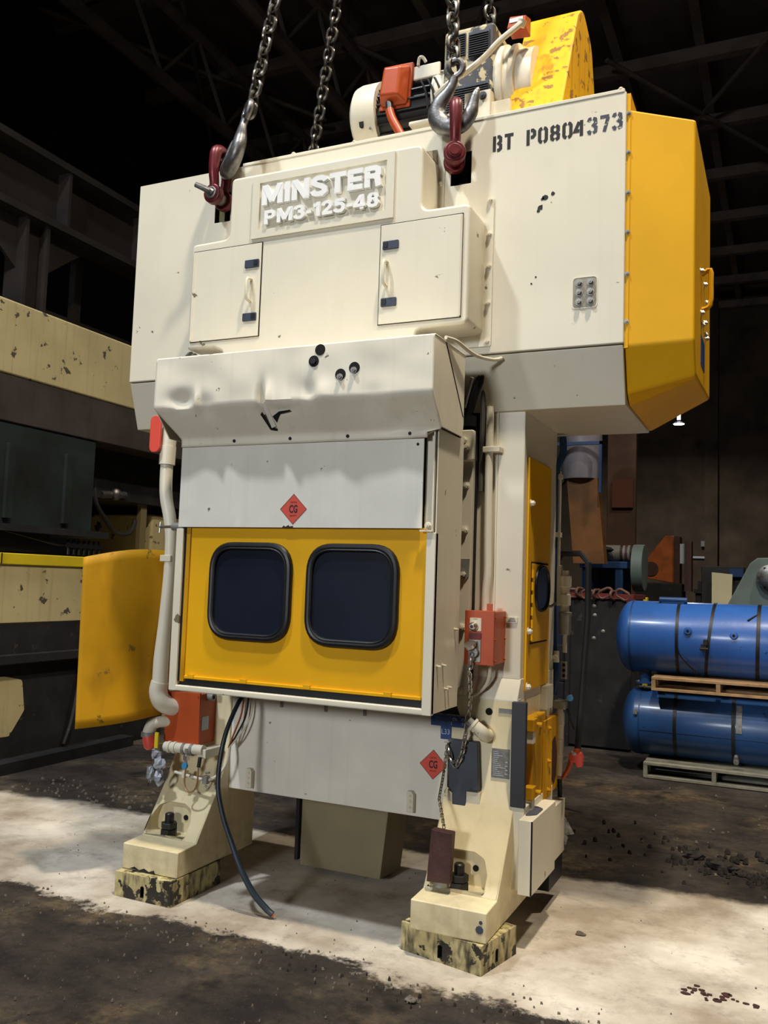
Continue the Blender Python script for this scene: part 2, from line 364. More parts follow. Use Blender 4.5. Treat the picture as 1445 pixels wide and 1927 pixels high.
# crane runway along the left wall
g = MB().box(-7.75, -7.7, 1, 25, 5.55, 6.2).box(-7.9, -7.5, 1, 25, 6.2, 6.28).box(-7.9, -7.5, 1, 25, 5.47, 5.55)
gd = tag(obj('trim_1', g, RUNWAY), kind='structure')
st0 = None
for k in range(12):
    if st0 is None: st0 = obj('stiffener', MB().box(-7.7, -7.52, -.02, .02, 5.55, 6.2), RUNWAY, gd, origin=(-7.6, 0, 5.87)); st0.location = Vector((-7.6, 2.2, 5.87))-ORIG['trim_1']
    else: dup(st0, (-7.6, 2.2+1.3*k, 5.87), gd)
for k, y in enumerate((3.0, 7.0, 11.0, 15.0, 19.0)):
    c = MB().box(-7.85, -7.55, y-.17, y-.13, 0, 5.47).box(-7.85, -7.55, y+.13, y+.17, 0, 5.47).box(-7.72, -7.68, y-.13, y+.13, 0, 5.47)
    cp = [(y-.17, 5.47), (y+.17, 5.47), (y+.17, 4.9), (y-.17, 4.9)]
    tag(obj('trim_%d' % (2+k), c, RUNWAY), kind='structure')
    kb = MB().prism([(y+.17, 4.9), (y+.17, 5.46), (y+.9, 5.46)], 'x', -7.72, -7.68).prism([(y-.17, 4.9), (y-.17, 5.46), (y-.9, 5.46)], 'x', -7.72, -7.68)
    obj('knee_brace', kb, RUNWAY, bpy.data.objects['trim_%d' % (2+k)])
rl = MB().box(-8.3, -8.15, 2, 25, 4.55, 4.75)
for y in (5, 6.2, 8.3, 9.6, 11.8, 13.2, 16, 18): rl.box(-8.3, -8.2, y-.06, y+.06, 2.5, 6.5)
tag(obj('trim_8', rl, RUNWAY), kind='structure')

# ================================================================== THE PRESS
PX = -2.06
press = empty('stamping_press', (PX, 4.2, .122), 'tall cream straight-side stamping press with yellow guards, hung from four chains', 'press')
def P(name, mb, mt, parent=None, **k): return obj(name, mb, mt, parent or press, **k)
# shared fasteners: head faces -y
def hexbolt(mt=CHROME, r=.012, h=.010):
    b = MB().cyl((0, 0, 0), (0, -.003, 0), r*1.35, n=14).cyl((0, -.003, 0), (0, -h, 0), r, n=6).cyl((0, -h, 0), (0, -h-.004, 0), r*.5, n=8)
    return b
_first = {}
def bolts(parent, pts, mt=CHROME, r=.012, h=.010, rot=None, name='bolt'):
    for p in pts:
        k = (mt.name, r, h, name)
        if k not in _first:
            o = obj(name, hexbolt(mt, r, h), mt, parent, origin=(0, 0, 0)); o.location = Vector(p)-ORIG[parent.name]; _first[k] = o
            if rot is not None: o.rotation_euler = rot
        else: dup(_first[k], p, parent, rot if rot is not None else (0, 0, 0))
RX = (0, 0, PI/2)       # turn a front-facing fastener to face +x
# ---- crown
crown = P('crown_body', MB().prism([(3.94, 2.700), (3.94, 3.878), (4.86, 3.878), (4.86, 2.700)], 'x', -3.46, -.652), CREAM, bevel=.006)
cut(crown, MB().box(-2.913, -2.812, 3.9, 4.30, 3.578, 3.743).box(-1.5, -1.397, 3.9, 4.30, 3.565, 3.727))
P('crown_chin', MB().prism([(3.945, 2.694), (4.86, 2.694), (4.80, 2.437), (4.03, 2.437)], 'x', -3.455, -.655), CREAM, bevel=.004)
P('crown_top_strip', MB().box(-2.74, -.66, 3.936, 4.0, 3.874, 3.893), CREAM, bevel=.004)
bolts(crown, [(x, 3.95, 3.893) for x in (-2.42, -2.05, -.68)], CREAM, .011, .01, (-PI/2, 0, 0))
lug = MB().box(-2.905, -2.868, 3.97, 4.2, 3.56, 3.70)
P('lifting_lug', lug, mat('oily_lug', (110, 104, 62), .5, var=.2), crown)
P('lifting_lug', MB().box(-1.485, -1.44, 4.02, 4.2, 3.57, 3.72), SOOT, crown)
# bolt pocket at the right of the crown
pk = cut(P('bolt_pocket', MB().prism(rpoly(rect(-.887, -.771, 2.876, 3.025), .02), 'y', 3.937, 3.9405), CREAM, smooth=0),
         MB().prism(rpoly(rect(-.883, -.775, 2.880, 3.021), .018), 'y', 3.9, 3.9388))
P('pocket_floor', MB().prism(rpoly(rect(-.883, -.775, 2.880, 3.021), .018), 'y', 3.9382, 3.9392), mat('pocket_grey', (150, 144, 128), .5), crown, smooth=0)
bolts(crown, [(-.855+.052*i, 3.938, 2.908+.044*j) for i in range(2) for j in range(3)], ZINC, .0125, .02)
# scars and stencil on the crown
sc = MB()
for (x, z, a) in ((-1.02, 3.43, .02), (-1.045, 3.385, .018), (-.985, 3.445, .012), (-1.055, 3.37, .012), (-1.06, 3.05, .006), (-1.08, 3.02, .006), (-1.035, 3.425, .012)):
    n = 7; sc.prism([(x+a*random.uniform(.5, 1)*math.cos(2*PI*i/n), z+a*random.uniform(.5, 1)*math.sin(2*PI*i/n)) for i in range(n)], 'y', 3.9385, 3.9405)
P('paint_chip', sc, INK, crown, smooth=0)['kind'] = 'stuff'
G = {'B': ([[(.08, 0), (.08, 1)], [(.26, .93), (.38, .93), (.47, .84), (.47, .62), (.36, .5), (.48, .38), (.48, .16), (.38, .07), (.26, .07)]]),
     'T': [[(0, .92), (.56, .92)], [(.28, .84), (.28, 0)]],
     'P': [[(.08, 0), (.08, 1)], [(.25, .93), (.38, .93), (.48, .82), (.48, .62), (.38, .5), (.25, .5)]],
     '0': [[(.24, .06), (.14, .1), (.08, .2), (.08, .8), (.14, .9), (.24, .94)], [(.34, .06), (.44, .1), (.5, .2), (.5, .8), (.44, .9), (.34, .94)]],
     '8': [[(.24, .06), (.1, .14), (.08, .36), (.2, .5), (.1, .62), (.1, .84), (.24, .94)], [(.34, .06), (.48, .14), (.5, .36), (.38, .5), (.48, .62), (.48, .84), (.34, .94)]],
     '4': [[(.42, 0), (.42, .98)], [(.28, .9), (.04, .34), (.3, .34)]],
     '3': [[(.06, .78), (.12, .92), (.23, .94)], [(.33, .94), (.46, .88), (.48, .64), (.36, .52), (.5, .38), (.48, .14), (.33, .06)], [(.23, .06), (.12, .08), (.06, .22)]],
     '7': [[(0, .92), (.52, .92)], [(.46, .86), (.24, 0)]]}
x = -1.283
for ch, px in zip('BTP0804373', (929, 951.5, 995, 1017, 1040, 1063, 1085, 1109, 1132, 1154)):
    gl = MB(); gx = -1.283+(px-929)/245*.621-.002; gz = 3.700+(px-929)/245*.004
    for k, st in enumerate(G[ch]): gl.ribbon(st, .20, 3.9387-.0003*k, 3.9407, (gx, gz), .078)
    P('stencil_character', gl, INKB if px in (1109, 1132, 1154) else INK, crown, smooth=0)
# ---- raised centre panel
pp = [(-2.89, 2.79), (-2.72, 2.79), (-2.66, 2.765), (-2.66, 2.60), (-1.575, 2.60), (-1.575, 2.785), (-1.315, 2.79), (-1.315, 3.36), (-1.558, 3.362), (-1.562, 3.69), (-2.655, 3.695), (-2.655, 3.37), (-2.89, 3.365)]
pan = P('centre_panel', MB().prism(rpoly(pp, [.02, .03, .03, 0, 0, .04, .03, .03, .04, .04, .03, .04, .03], 4), 'y', 3.72, 3.94), CREAM, bevel=.016, seg=3)
P('panel_top_bead', MB().prism([(3.80, 3.69), (3.94, 3.69), (3.94, 3.765)], 'x', -2.64, -1.575), CREAM, pan)
fr = MB().box(-2.51, -1.704, 3.709, 3.722, 3.635, 3.673).box(-2.51, -1.704, 3.709, 3.722, 3.342, 3.384).box(-2.51, -2.468, 3.709, 3.722, 3.384, 3.635).box(-1.745, -1.704, 3.709, 3.722, 3.384, 3.635)
P('nameplate_frame', fr, CREAM, pan, smooth=0)
HV = {'M': (1.0, [[(.13, 0), (.13, 1)], [(.87, 0), (.87, 1)], [(.15, .97), (.5, .14)], [(.85, .97), (.5, .14)]]), 'I': (.27, [[(.135, 0), (.135, 1)]]),
      'N': (.82, [[(.13, 0), (.13, 1)], [(.69, 0), (.69, 1)], [(.14, .95), (.68, .05)]]),
      'S': (.76, [[(.66, .72), (.60, .83), (.48, .89), (.26, .89), (.14, .80), (.14, .66), (.26, .57), (.5, .46), (.62, .36), (.62, .21), (.5, .11), (.26, .11), (.14, .17), (.08, .30)]]),
      'T': (.74, [[(0, .88), (.74, .88)], [(.37, .8), (.37, 0)]]), 'E': (.66, [[(.13, 0), (.13, 1)], [(.13, .885), (.66, .885)], [(.13, .5), (.62, .5)], [(.13, .115), (.66, .115)]]),
      'R': (.78, [[(.13, 0), (.13, 1)], [(.13, .885), (.48, .885), (.60, .80), (.60, .60), (.48, .51), (.13, .51)], [(.44, .50), (.56, .42), (.62, 0)]]),
      'P': (.74, [[(.13, 0), (.13, 1)], [(.13, .885), (.48, .885), (.60, .80), (.60, .56), (.48, .47), (.13, .47)]]),
      '3': (.68, [[(.09, .72), (.14, .84), (.26, .89), (.42, .89), (.54, .80), (.54, .65), (.44, .55), (.26, .55)], [(.40, .54), (.56, .43), (.57, .22), (.45, .11), (.25, .11), (.13, .17), (.08, .30)]]),
      '1': (.46, [[(.32, 0), (.32, 1)], [(.30, .82), (.04, .74)]]),
      '2': (.68, [[(.10, .66), (.14, .82), (.26, .89), (.42, .89), (.55, .79), (.55, .62), (.46, .48), (.14, .16)], [(.04, .115), (.66, .115)]]),
      '5': (.68, [[(.62, .885), (.17, .885), (.14, .50)], [(.13, .56), (.30, .63), (.46, .60), (.56, .48), (.56, .25), (.44, .11), (.24, .11), (.12, .17), (.07, .28)]]),
      '-': (.36, [[(.02, .40), (.34, .40)]]), '4': (.70, [[(.48, 0), (.48, 1)], [(.42, .93), (.09, .36)], [(0, .27), (.68, .27)]]),
      '8': (.68, [[(.34, .90), (.18, .86), (.13, .72), (.2, .58), (.34, .54), (.48, .58), (.55, .72), (.50, .86), (.34, .90)], [(.34, .53), (.15, .46), (.11, .28), (.18, .14), (.34, .1), (.5, .14), (.57, .28), (.53, .46), (.34, .53)]])}
def heavy(body, x0, x1, z0, z1, y, depth, wd, gap):
    tot = sum(HV[c][0]+gap for c in body)-gap; h = z1-z0; kx = (x1-x0)/tot; x = x0
    for c in body:
        b = MB()
        for k, st in enumerate(HV[c][1]): b.ribbon(st, wd, y-depth-.0006*k, y)
        for i, v in enumerate(b.v): b.v[i] = Vector((x+v.x*kx, v.y, z0+v.z*h))
        P('raised_letter', b, WHITE, pan, smooth=0); x += (HV[c][0]+gap)*kx
heavy('MINSTER', -2.446, -1.762, 3.507, 3.612, 3.722, .024, .245, .07)
heavy('PM3-125-48', -2.427, -1.778, 3.404, 3.477, 3.722, .024, .225, .07)
def access_door(x0, x1, z0, z1, hand, hinge, latches):
    fr_ = P('access_door', MB().prism(rect(x0, x1, z0, z1), 'y', 3.7125, 3.7165), CREAM, bevel=.002)
    P('door_gap', MB().prism(rect(x0-.0038, x1+.0038, z0-.0025, z1+.0045), 'y', 3.7160, 3.7196), HOLE, fr_, smooth=0)
    P('piano_hinge', MB().cyl((hinge, 3.712, z0+.005), (hinge, 3.712, z1-.005), .005, n=8), CREAM, fr_)
    hx, h0, h1 = hand
    P('handle', MB().tube([(hx, 3.713, h0), (hx, 3.68, h0+.006), (hx, 3.672, h0+.02), (hx, 3.672, h1-.02), (hx, 3.68, h1-.006), (hx, 3.713, h1)], .0085, 8), CREAM, fr_)
    for (lx0, lx1, lz, s) in latches:
        o = P('latch', MB().prism(rpoly(rect(lx0, lx1, lz-.021, lz+.021), .006), 'y', 3.705, 3.713), NAVY, fr_, bevel=.002)
        a = lx1-.034 if s > 0 else lx0
        P('latch_paddle', MB().box(a+.006, a+.028, 3.701, 3.706, lz-.010, lz+.013), BLACK, fr_)
    return fr_
access_door(-2.865, -2.442, 2.828, 3.317, (-2.497, 3.01, 3.13), -2.862, [(-2.537, -2.452, 3.21, 1), (-2.537, -2.455, 2.929, 1)])
access_door(-1.766, -1.352, 2.822, 3.31, (-1.729, 3.004, 3.126), -1.353, [(-1.752, -1.669, 3.206, -1), (-1.752, -1.672, 2.926, -1)])
fl2 = P('panel_flange', MB().prism(rpoly(rect(-1.40, -1.271, 2.735, 3.468), .01), 'y', 3.932, 3.941), CREAM)
bolts(fl2, [(-1.29, 3.932, z) for z in (3.455, 3.285, 3.126, 2.945, 2.757)], CREAM, .011, .014)
fl3 = P('panel_flange', MB().box(-1.60, -1.532, 3.934, 3.941, 3.44, 3.765), CREAM)
bolts(fl3, [(-1.549, 3.934, 3.58)], CREAM, .011, .012)
# ---- dented sheet-metal hood
prof = [(3.76, 2.652), (3.372, 2.648), (3.36, 2.640), (3.36, 2.405), (3.366, 2.392), (3.485, 2.272), (3.490, 2.262), (3.490, 2.226)]
seglen = [10, 1, 18, 1, 12, 1, 3]
hb = MB(); rows = []
for i in range(7):
    for j in range(seglen[i]):
        t = j/seglen[i]; rows.append((i+t, prof[i][0]*(1-t)+prof[i+1][0]*t, prof[i][1]*(1-t)+prof[i+1][1]*t))
rows.append((7, *prof[7]))
NXH = 120; xl, xr = -2.789, -1.332
def dent(x, z, k):
    d = 0; zz = 0
    def gs(cx, cz, sx_, sz_, a): return a*math.exp(-((x-cx)/sx_)**2-((z-cz)/sz_)**2)
    if k > 1.2:
        d += gs(-2.63, 2.43, .07, .045, .045)-gs(-2.545, 2.42, .016, .05, .030)+gs(-2.50, 2.40, .05, .05, .028)
        d += gs(-2.18, 2.40, .02, .075, .055)-gs(-2.145, 2.42, .022, .06, .022)+gs(-2.09, 2.37, .06, .018, .020)
        d += gs(-1.93, 2.43, .035, .05, .025)-gs(-1.86, 2.42, .05, .05, .016)+gs(-2.02, 2.46, .05, .08, .012)
        d += gs(-1.52, 2.30, .05, .04, .020)-gs(-1.44, 2.27, .06, .04, .014)+gs(-1.62, 2.40, .06, .05, .012)
        d += gs(-2.52, 2.54, .10, .09, .010)-gs(-2.3, 2.52, .09, .1, .010)+gs(-1.6, 2.5, .12, .09, .007)
        d += noise.noise(Vector((x*7, z*9, 3)))*.005
        zz = noise.noise(Vector((x*5, 1, 7)))*.003*math.exp(-((z-2.40)/.06)**2)
    return d*(.75 if k > 1.2 else 1), zz
for i in range(NXH+1):
    u = i/NXH
    for (k, y, z) in rows:
        # the lower flange is narrower than the nose
        sh = max(0, min(1, (2.40-z)/.14)); a = xl+.078*sh; b = xr-.008*sh-(.062 if k > 6.05 and k <= 7 else 0)
        x = a*(1-u)+b*u; d, zz = dent(x, z, k); hb.v.append(Vector((x, y+d, z+zz)))
nr = len(rows)
for i in range(NXH):
    for j in range(nr-1): hb.f.append((i*nr+j, i*nr+j+1, (i+1)*nr+j+1, (i+1)*nr+j)); hb.mi.append(0)
hood = P('dented_hood', hb, HOODF, smooth=28)
sl = hood.modifiers.new('sheet', 'SOLIDIFY'); sl.thickness = .004; sl.offset = -1
side = [(3.76, 2.652), (3.362, 2.646), (3.362, 2.402), (3.486, 2.270), (3.745, 2.268), (3.76, 2.33)]
P('hood_side', MB().prism(side, 'x', -1.341, -1.335), HOODF, hood, bevel=.002)
P('hood_side', MB().prism(side, 'x', -2.787, -2.781), HOODF, hood, bevel=.002)
P('hood_seam', MB().prism([(3.498, 2.650), (3.506, 2.650), (3.752, 2.36), (3.745, 2.36)], 'x', -1.3352, -1.333), HOLE, hood, smooth=0)
for (x, z, bl) in ((-1.876, 2.617, 0), (-1.907, 2.568, 1), (-1.771, 2.499, 2), (-1.705, 2.525, 2)):
    d, _ = dent(x, z, 2)
    o = P('access_hole', MB().cyl((x, 3.3575+d, z), (x, 3.3665+d, z), .0255, n=24), HOLE, hood)
    if bl == 2: bolts(o, [(x, 3.356+d, z-.012)], CHROME, .011, .014)
    if bl == 1: P('plug', MB().cyl((x, 3.35+d, z), (x, 3.362+d, z), .015, n=6), BLACK, o)
bolts(hood, [(x, 3.489, 2.247) for x in (-2.40, -2.09, -1.79, -1.485)], SOOT, .006, .004, name='rivet')
# torn tab
def onfold(pts, dy, t=.003):
    f = lambda z: 3.366+(2.392-z)*.99
    n = len(pts); return MB().add([(x, f(z)-dy+e, z) for x, z, e in pts]+[(x, f(z)-dy+e+t, z) for x, z, e in pts], [tuple(range(n)), tuple(range(n, 2*n))[::-1]]+[(i, (i+1) % n, n+(i+1) % n, n+i) for i in range(n)])
P('torn_flap', onfold([(-2.19, 2.395, .03), (-2.165, 2.40, .02), (-2.15, 2.345, .0), (-2.145, 2.30, -.004), (-2.172, 2.295, -.002), (-2.18, 2.34, .012)], .004), HOODM, hood)
P('torn_gap', onfold([(-2.145, 2.34, 0), (-2.10, 2.358, 0), (-2.04, 2.362, 0), (-2.04, 2.356, 0), (-2.10, 2.348, 0), (-2.135, 2.315, 0)], .0035, .002), HOLE, hood, smooth=0)
P('torn_gap', onfold([(-2.205, 2.35, 0), (-2.19, 2.36, 0), (-2.176, 2.30, 0), (-2.145, 2.292, 0), (-2.15, 2.282, 0), (-2.185, 2.288, 0)], .0025, .002), HOLE, hood, smooth=0)
P('slide_housing', MB().box(-2.68, -1.44, 3.70, 4.0, 1.9, 2.66), SOOT)
# ---- front guard
gd_ = P('guard_upper_sheet', MB().box(-2.712, -1.421, 3.498, 3.506, 1.832, 2.24), HOODM, bevel=.002)
bolts(gd_, [(-1.45, 3.50, 2.2)], SOOT, .005, .004, name='rivet')
P('guard_channel', MB().box(-1.424, -1.376, 3.535, 3.545, 1.8, 2.27).box(-1.376, -1.370, 3.50, 3.545, 1.8, 2.27), CREAM)
P('channel_lip', MB().prism([(-1.424, 2.235), (-1.36, 2.268), (-1.36, 2.285), (-1.424, 2.29)], 'y', 3.495, 3.52), CREAM)
bolts(press, [(-1.39, 3.498, 1.845)], CREAM, .012, .015)
P('guard_ledge', MB().box(-1.425, -1.365, 3.485, 3.50, 1.818, 1.826), CREAM)
gs_ = P('guard_side_panel', MB().box(-1.361, -1.355, 3.505, 3.828, 1.045, 2.268), CREAM, bevel=.002)
bolts(gs_, [(-1.355, y, z) for y, z in ((3.767, 1.395), (3.557, 1.244), (3.624, 1.244), (3.66, 1.139), (3.70, 1.142))], CREAM, .006, .016, RX, name='stud')
P('guard_post', MB().box(-1.398, -1.355, 3.498, 3.53, 1.04, 1.815), CREAM, bevel=.003)
P('guard_post', MB().box(-2.721, -2.679, 3.498, 3.53, 1.04, 1.825), CREAM, bevel=.003)
P('guard_side_panel', MB().box(-2.721, -2.715, 3.53, 3.828, 1.045, 2.268), CREAM)
P('guard_sill', MB().prism(rpoly(rect(3.498, 3.60, 1.040, 1.067), .006), 'x', -2.68, -1.395), CREAM)
P('sill_gap', MB().box(-2.68, -1.395, 3.53, 3.60, 1.064, 1.105), RUBBER)
gdoor = P('guard_door', MB().box(-2.645, -1.402, 3.519, 3.535, 1.10, 1.835), YEL, bevel=.002)
P('door_seal', MB().box(-2.68, -2.668, 3.51, 3.54, 1.085, 1.83), HOLE, gdoor)
P('door_track', MB().box(-2.668, -2.645, 3.512, 3.54, 1.085, 1.83), YELW, gdoor)
P('door_bottom_bar', MB().box(-2.64, -1.404, 3.508, 3.52, 1.100, 1.114), YEL, gdoor, bevel=.002)
for x in (-2.60, -2.30, -1.96, -1.56): P('bar_clip', MB().box(x-.018, x+.018, 3.503, 3.510, 1.104, 1.122), YEL, gdoor)
for (x0, x1) in ((-2.521, -2.062), (-1.987, -1.524)):
    z0, z1 = 1.297, 1.763; R_ = rpoly(rect(x0+.018, x1-.018, z0+.018, z1-.018), .115, 8)
    o = P('window_gasket', MB().tube([(a, 3.512, b) for a, b in R_], .0185, 10, closed=True, up=(0, 1, 0)), RUBBER, gdoor)
    o2 = P('gasket_lock_strip', MB().tube([(a, 3.500, b) for a, b in rpoly(rect(x0+.03, x1-.03, z0+.03, z1-.03), .105, 8)], .006, 6, closed=True, up=(0, 1, 0)), BLACK, gdoor)
    P('window_glass', MB().prism(R_, 'y', 3.513, 3.519), GLASS, gdoor)
def diamond(x, z, h, y, wd=None):
    wd = wd or h; d = P('warning_diamond', MB().prism([(x-wd, z), (x, z-h), (x+wd, z), (x, z+h)], 'y', y-.0012, y), DRED, smooth=0)
    b = MB()
    q = [(x-wd, z), (x, z-h), (x+wd, z), (x, z+h)]
    for i in range(4):
        a, c = Vector(q[i]), Vector(q[(i+1) % 4]); cc = Vector((x, z)); b.prism([a, c, cc+(c-cc)*.965, cc+(a-cc)*.965], 'y', y-.0018, y-.001)
    P('diamond_border', b, DINK, d, smooth=0)
    text_mesh('diamond_letters', 'CG', DINK, d, x-.31*wd, x+.31*wd, z-.26*h, z+.28*h, y-.001, .001, .035)
    text_mesh('diamond_letters', 'CONTROL', DINK, d, x-.26*wd, x+.26*wd, z+.40*h, z+.50*h, y-.001, .001, .0)
    text_mesh('diamond_letters', 'GRAVITY', DINK, d, x-.26*wd, x+.26*wd, z-.48*h, z-.38*h, y-.001, .001, .0)
diamond(-2.062, 1.918, .071, 3.498); diamond(-1.531, .733, .070, 4.009)
P('guard_scuff', MB().prism([(-2.12, 1.832), (-2.11, 1.842), (-2.10, 1.836), (-2.085, 1.845), (-2.08, 1.838), (-2.06, 1.840), (-2.06, 1.832)], 'y', 3.4972, 3.4985), SOOT, gd_, smooth=0)
# ---- uprights, bed, feet
for s, x0, x1 in ((-1, -3.0, -2.68), (1, -1.445, -1.125)):
    P('upright', MB().box(x0, x1, 4.05, 4.70, 1.16, 2.45), CREAM, bevel=.006)
    P('upright_collar', MB().prism([(4.052, 1.165), (4.0, 1.075), (4.0, 1.06), (4.70, 1.06), (4.70, 1.165)], 'x', x0-.004, x1+.004), CREAM, bevel=.004)
def foot(x0, x1, nx, right):
    pr = [(3.60, .122), (3.60, .246), (3.745, .252), (3.915, .50), (4.0, .66), (4.0, 1.068), (4.70, 1.068), (4.70, .475), (4.27, .46), (4.27, .122)]
    o = P('foot', MB().prism(pr, 'x', x0, x1), CREAMLO, bevel=.014, seg=3)
    arch = [(nx-.125, .2535), (nx+.125, .2535), (nx+.125, .33), (nx+.10, .385), (nx+.05, .405), (nx-.05, .405), (nx-.10, .385), (nx-.125, .33)]
    cut(o, MB().prism(rpoly(arch, .03), 'y', 3.70, 3.862), CREAMLO)
    b = P('anchor_stud', MB().cyl((nx, 3.795, .24), (nx, 3.795, .362), .0235, n=20).cyl((nx, 3.795, .362), (nx, 3.795, .367), .0235, .018, n=20), BLACK, o)
    P('anchor_nut', MB().cyl((nx, 3.795, .245), (nx, 3.795, .288), .045, n=6).cyl((nx, 3.795, .290), (nx, 3.795, .320), .043, n=6, rot=.3), BLACK, o, bevel=.003)
    P('pocket_hole', MB().cyl((nx+.055, 3.858, .335), (nx+.055, 3.863, .335), .014, n=14), HOLE, o)
    return o
footL = foot(-3.03, -2.69, -2.90, 0); footR = foot(-1.462, -1.12, -1.312, 1)
P('lead_in_wear', MB().prism([(-2.98+.03*i, .1225+(.018 if i % 2 else .006)) for i in range(6)]+[(-2.82, .1225)], 'y', 3.598, 3.601), SOOT, footL, smooth=0)
P('lead_in_wear', MB().cyl((-1.15, 3.598, .175), (-1.15, 3.601, .175), .017, n=9).cyl((-1.145, 3.598, .205), (-1.145, 3.601, .205), .008, n=7), SLATE, footR, smooth=0)
bed = P('bed_skirt', MB().box(-2.69, -1.46, 4.01, 4.80, .478, 1.12), HOODM, bevel=.004)
P('bed_top', MB().box(-2.72, -1.42, 3.83, 4.8, 1.045, 1.20), SOOT)
for x in (-2.55, -1.635):
    b = P('tapped_bracket', MB().prism([(-.018, 0), (.018, 0), (.018, .085), (.006, .1), (-.018, .1)], 'y', -.03, 0), CREAM, bed, origin=(0, 0, 0), bevel=.004)
    b.location = Vector((x, 4.01, .50))-ORIG[bed.name]
    bolts(bed, [(x, 3.98, z) for z in (.525, .552, .578)], CREAM, .006, .004, name='bracket_screw')
for x in (-2.38, -2.12, -1.9): P('cable_clip', MB().box(x-.03, x+.03, 3.99, 4.01, .965, .972).box(x-.006, x+.006, 3.995, 4.01, .93, .965), ZINC, bed)
ch = P('scrap_chute', MB().add([(-2.43, 4.35, .03), (-1.945, 4.35, .03), (-1.925, 4.58, .03), (-2.43, 4.58, .03), (-2.43, 4.35, .5), (-1.895, 4.35, .5), (-1.875, 4.6, .5), (-2.43, 4.6, .5)], [(0, 3, 2, 1), (4, 5, 6, 7), (0, 1, 5, 4), (1, 2, 6, 5), (2, 3, 7, 6), (3, 0, 4, 7)]), mat('chute_shaded_cream', (138, 126, 96), .6, var=.1, streak=.3), bevel=.004)  # chute cream darkened evenly to carry the shade under the bed
P('chute_rod', MB().box(-2.455, -2.435, 4.33, 4.36, .06, .5), BLACK, ch)
# brackets, bolted strip and wiring between guard and upright
stp = P('gib_strip', MB().box(-1.42, -1.362, 3.985, 4.05, 1.08, 2.20), CREAM, bevel=.002)
bolts(stp, [(-1.396, 3.985, z) for z in (2.073, 1.858, 1.647, 1.395, 1.10)], CREAM, .014, .014)
P('strip_patch', MB().prism([(-1.418, 1.72), (-1.365, 1.72), (-1.368, 1.64), (-1.385, 1.615), (-1.415, 1.66)], 'y', 3.981, 3.986), ZINC, stp, smooth=0)
P('strip_seam', MB().box(-1.362, -1.357, 4.02, 4.052, 1.08, 2.2), HOLE, stp, smooth=0)
bk = P('clamp_bracket', MB().prism(rpoly(rect(-1.418, -1.352, 2.19, 2.34), .012), 'y', 3.955, 3.99), CREAM, bevel=.006)
bolts(bk, [(-1.385, 3.955, 2.255), (-1.40, 3.955, 2.29)], CREAM, .014, .014)
P('clamp_block', MB().box(-1.42, -1.355, 3.96, 4.0, 2.36, 2.41), BLACK)
P('dark_slot', MB().box(-1.44, -1.30, 4.04, 4.049, 2.2, 2.45), SOOT)
P('tie_rod', MB().cyl((-1.405, 3.96, 2.45), (-1.355, 3.92, 2.585), .009, n=10), ZINC)
for k, dx in enumerate((0, .02, .045)):
    P('cable', MB().tube([(-1.30-.01*k, 3.99, 2.72), (-1.315-dx*.4, 3.985, 2.62), (-1.36-dx, 3.99, 2.50), (-1.395-dx*.3, 4.0, 2.40)], .012, 8, 5), RUBBER)
P('cable', MB().tube([(-1.31, 4.0, 2.72), (-1.322, 4.005, 2.6), (-1.33, 4.02, 2.4), (-1.335, 4.035, 2.2), (-1.335, 4.04, 2.05)], .014, 8, 5), mat('grey_cable', (96, 96, 92), .5))
wl = P('white_cable', MB().tube([(-1.335, 3.50, 2.665), (-1.315, 3.58, 2.668), (-1.30, 3.72, 2.655), (-1.285, 3.82, 2.655), (-1.245, 3.905, 2.66), (-1.215, 3.935, 2.672)], .009, 8, 6), CREAM)
cd = P('conduit', MB().tube([(-1.293, 4.02, 1.465), (-1.293, 4.02, 1.56), (-1.286, 4.02, 1.66), (-1.289, 4.02, 1.8), (-1.293, 4.02, 2.2), (-1.293, 4.02, 2.46)], .0195, 12, 4), CREAM)
P('conduit_clamp', MB().box(-1.32, -1.235, 3.997, 4.05, 2.235, 2.262), CREAM, cd, bevel=.003)
P('upright_rib', MB().box(-1.262, -1.256, 4.042, 4.05, 1.17, 2.44), CREAM)
# right control box with key switch, receptacle and locking plug
cb = P('control_box', MB().box(-1.335, -1.20, 3.86, 4.05, 1.237, 1.478), ORG, bevel=.004)
P('box_lid_edge', MB().box(-1.338, -1.197, 3.856, 3.872, 1.234, 1.481), ORG, cb, bevel=.003)
P('box_tab', MB().box(-1.258, -1.232, 3.93, 3.94, 1.478, 1.512), ORG, cb)
P('switch_plate', MB().box(-1.312, -1.258, 3.853, 3.857, 1.388, 1.447), CREAM, cb)
text_mesh('plate_print', 'STOP', INK, cb, -1.296, -1.276, 1.440, 1.4435, 3.853, .0005)
P('selector_knob', MB().lathe((-1.292, 3.853, 1.408), (0, -1, 0), [(0, .021), (.012, .021), (.016, .018), (.028, .016), (.034, .011)], 20), CHROME, cb)
P('knob_core', MB().cyl((-1.292, 3.82, 1.408), (-1.292, 3.817, 1.408), .008, n=12), BLACK, cb)
P('box_shelf', MB().box(-1.312, -1.256, 3.85, 3.857, 1.352, 1.378), MAROON, cb)
rp = P('receptacle_plate', MB().box(-1.315, -1.257, 3.850, 3.857, 1.247, 1.348), ZINC, cb, bevel=.002)
P('receptacle', MB().cyl((-1.284, 3.85, 1.292), (-1.284, 3.825, 1.292), .021, n=20), STEEL, cb)
P('receptacle_cap', MB().cyl((-1.296, 3.823, 1.318), (-1.299, 3.814, 1.330), .026, n=20), CHROME, cb)
P('cap_hinge', MB().box(-1.305, -1.272, 3.84, 3.852, 1.330, 1.342), STEEL, cb)
bolts(cb, [(-1.199, y, z) for y in (3.88, 4.03) for z in (1.45, 1.35, 1.255)], ORG, .004, .004, RX, name='screw')
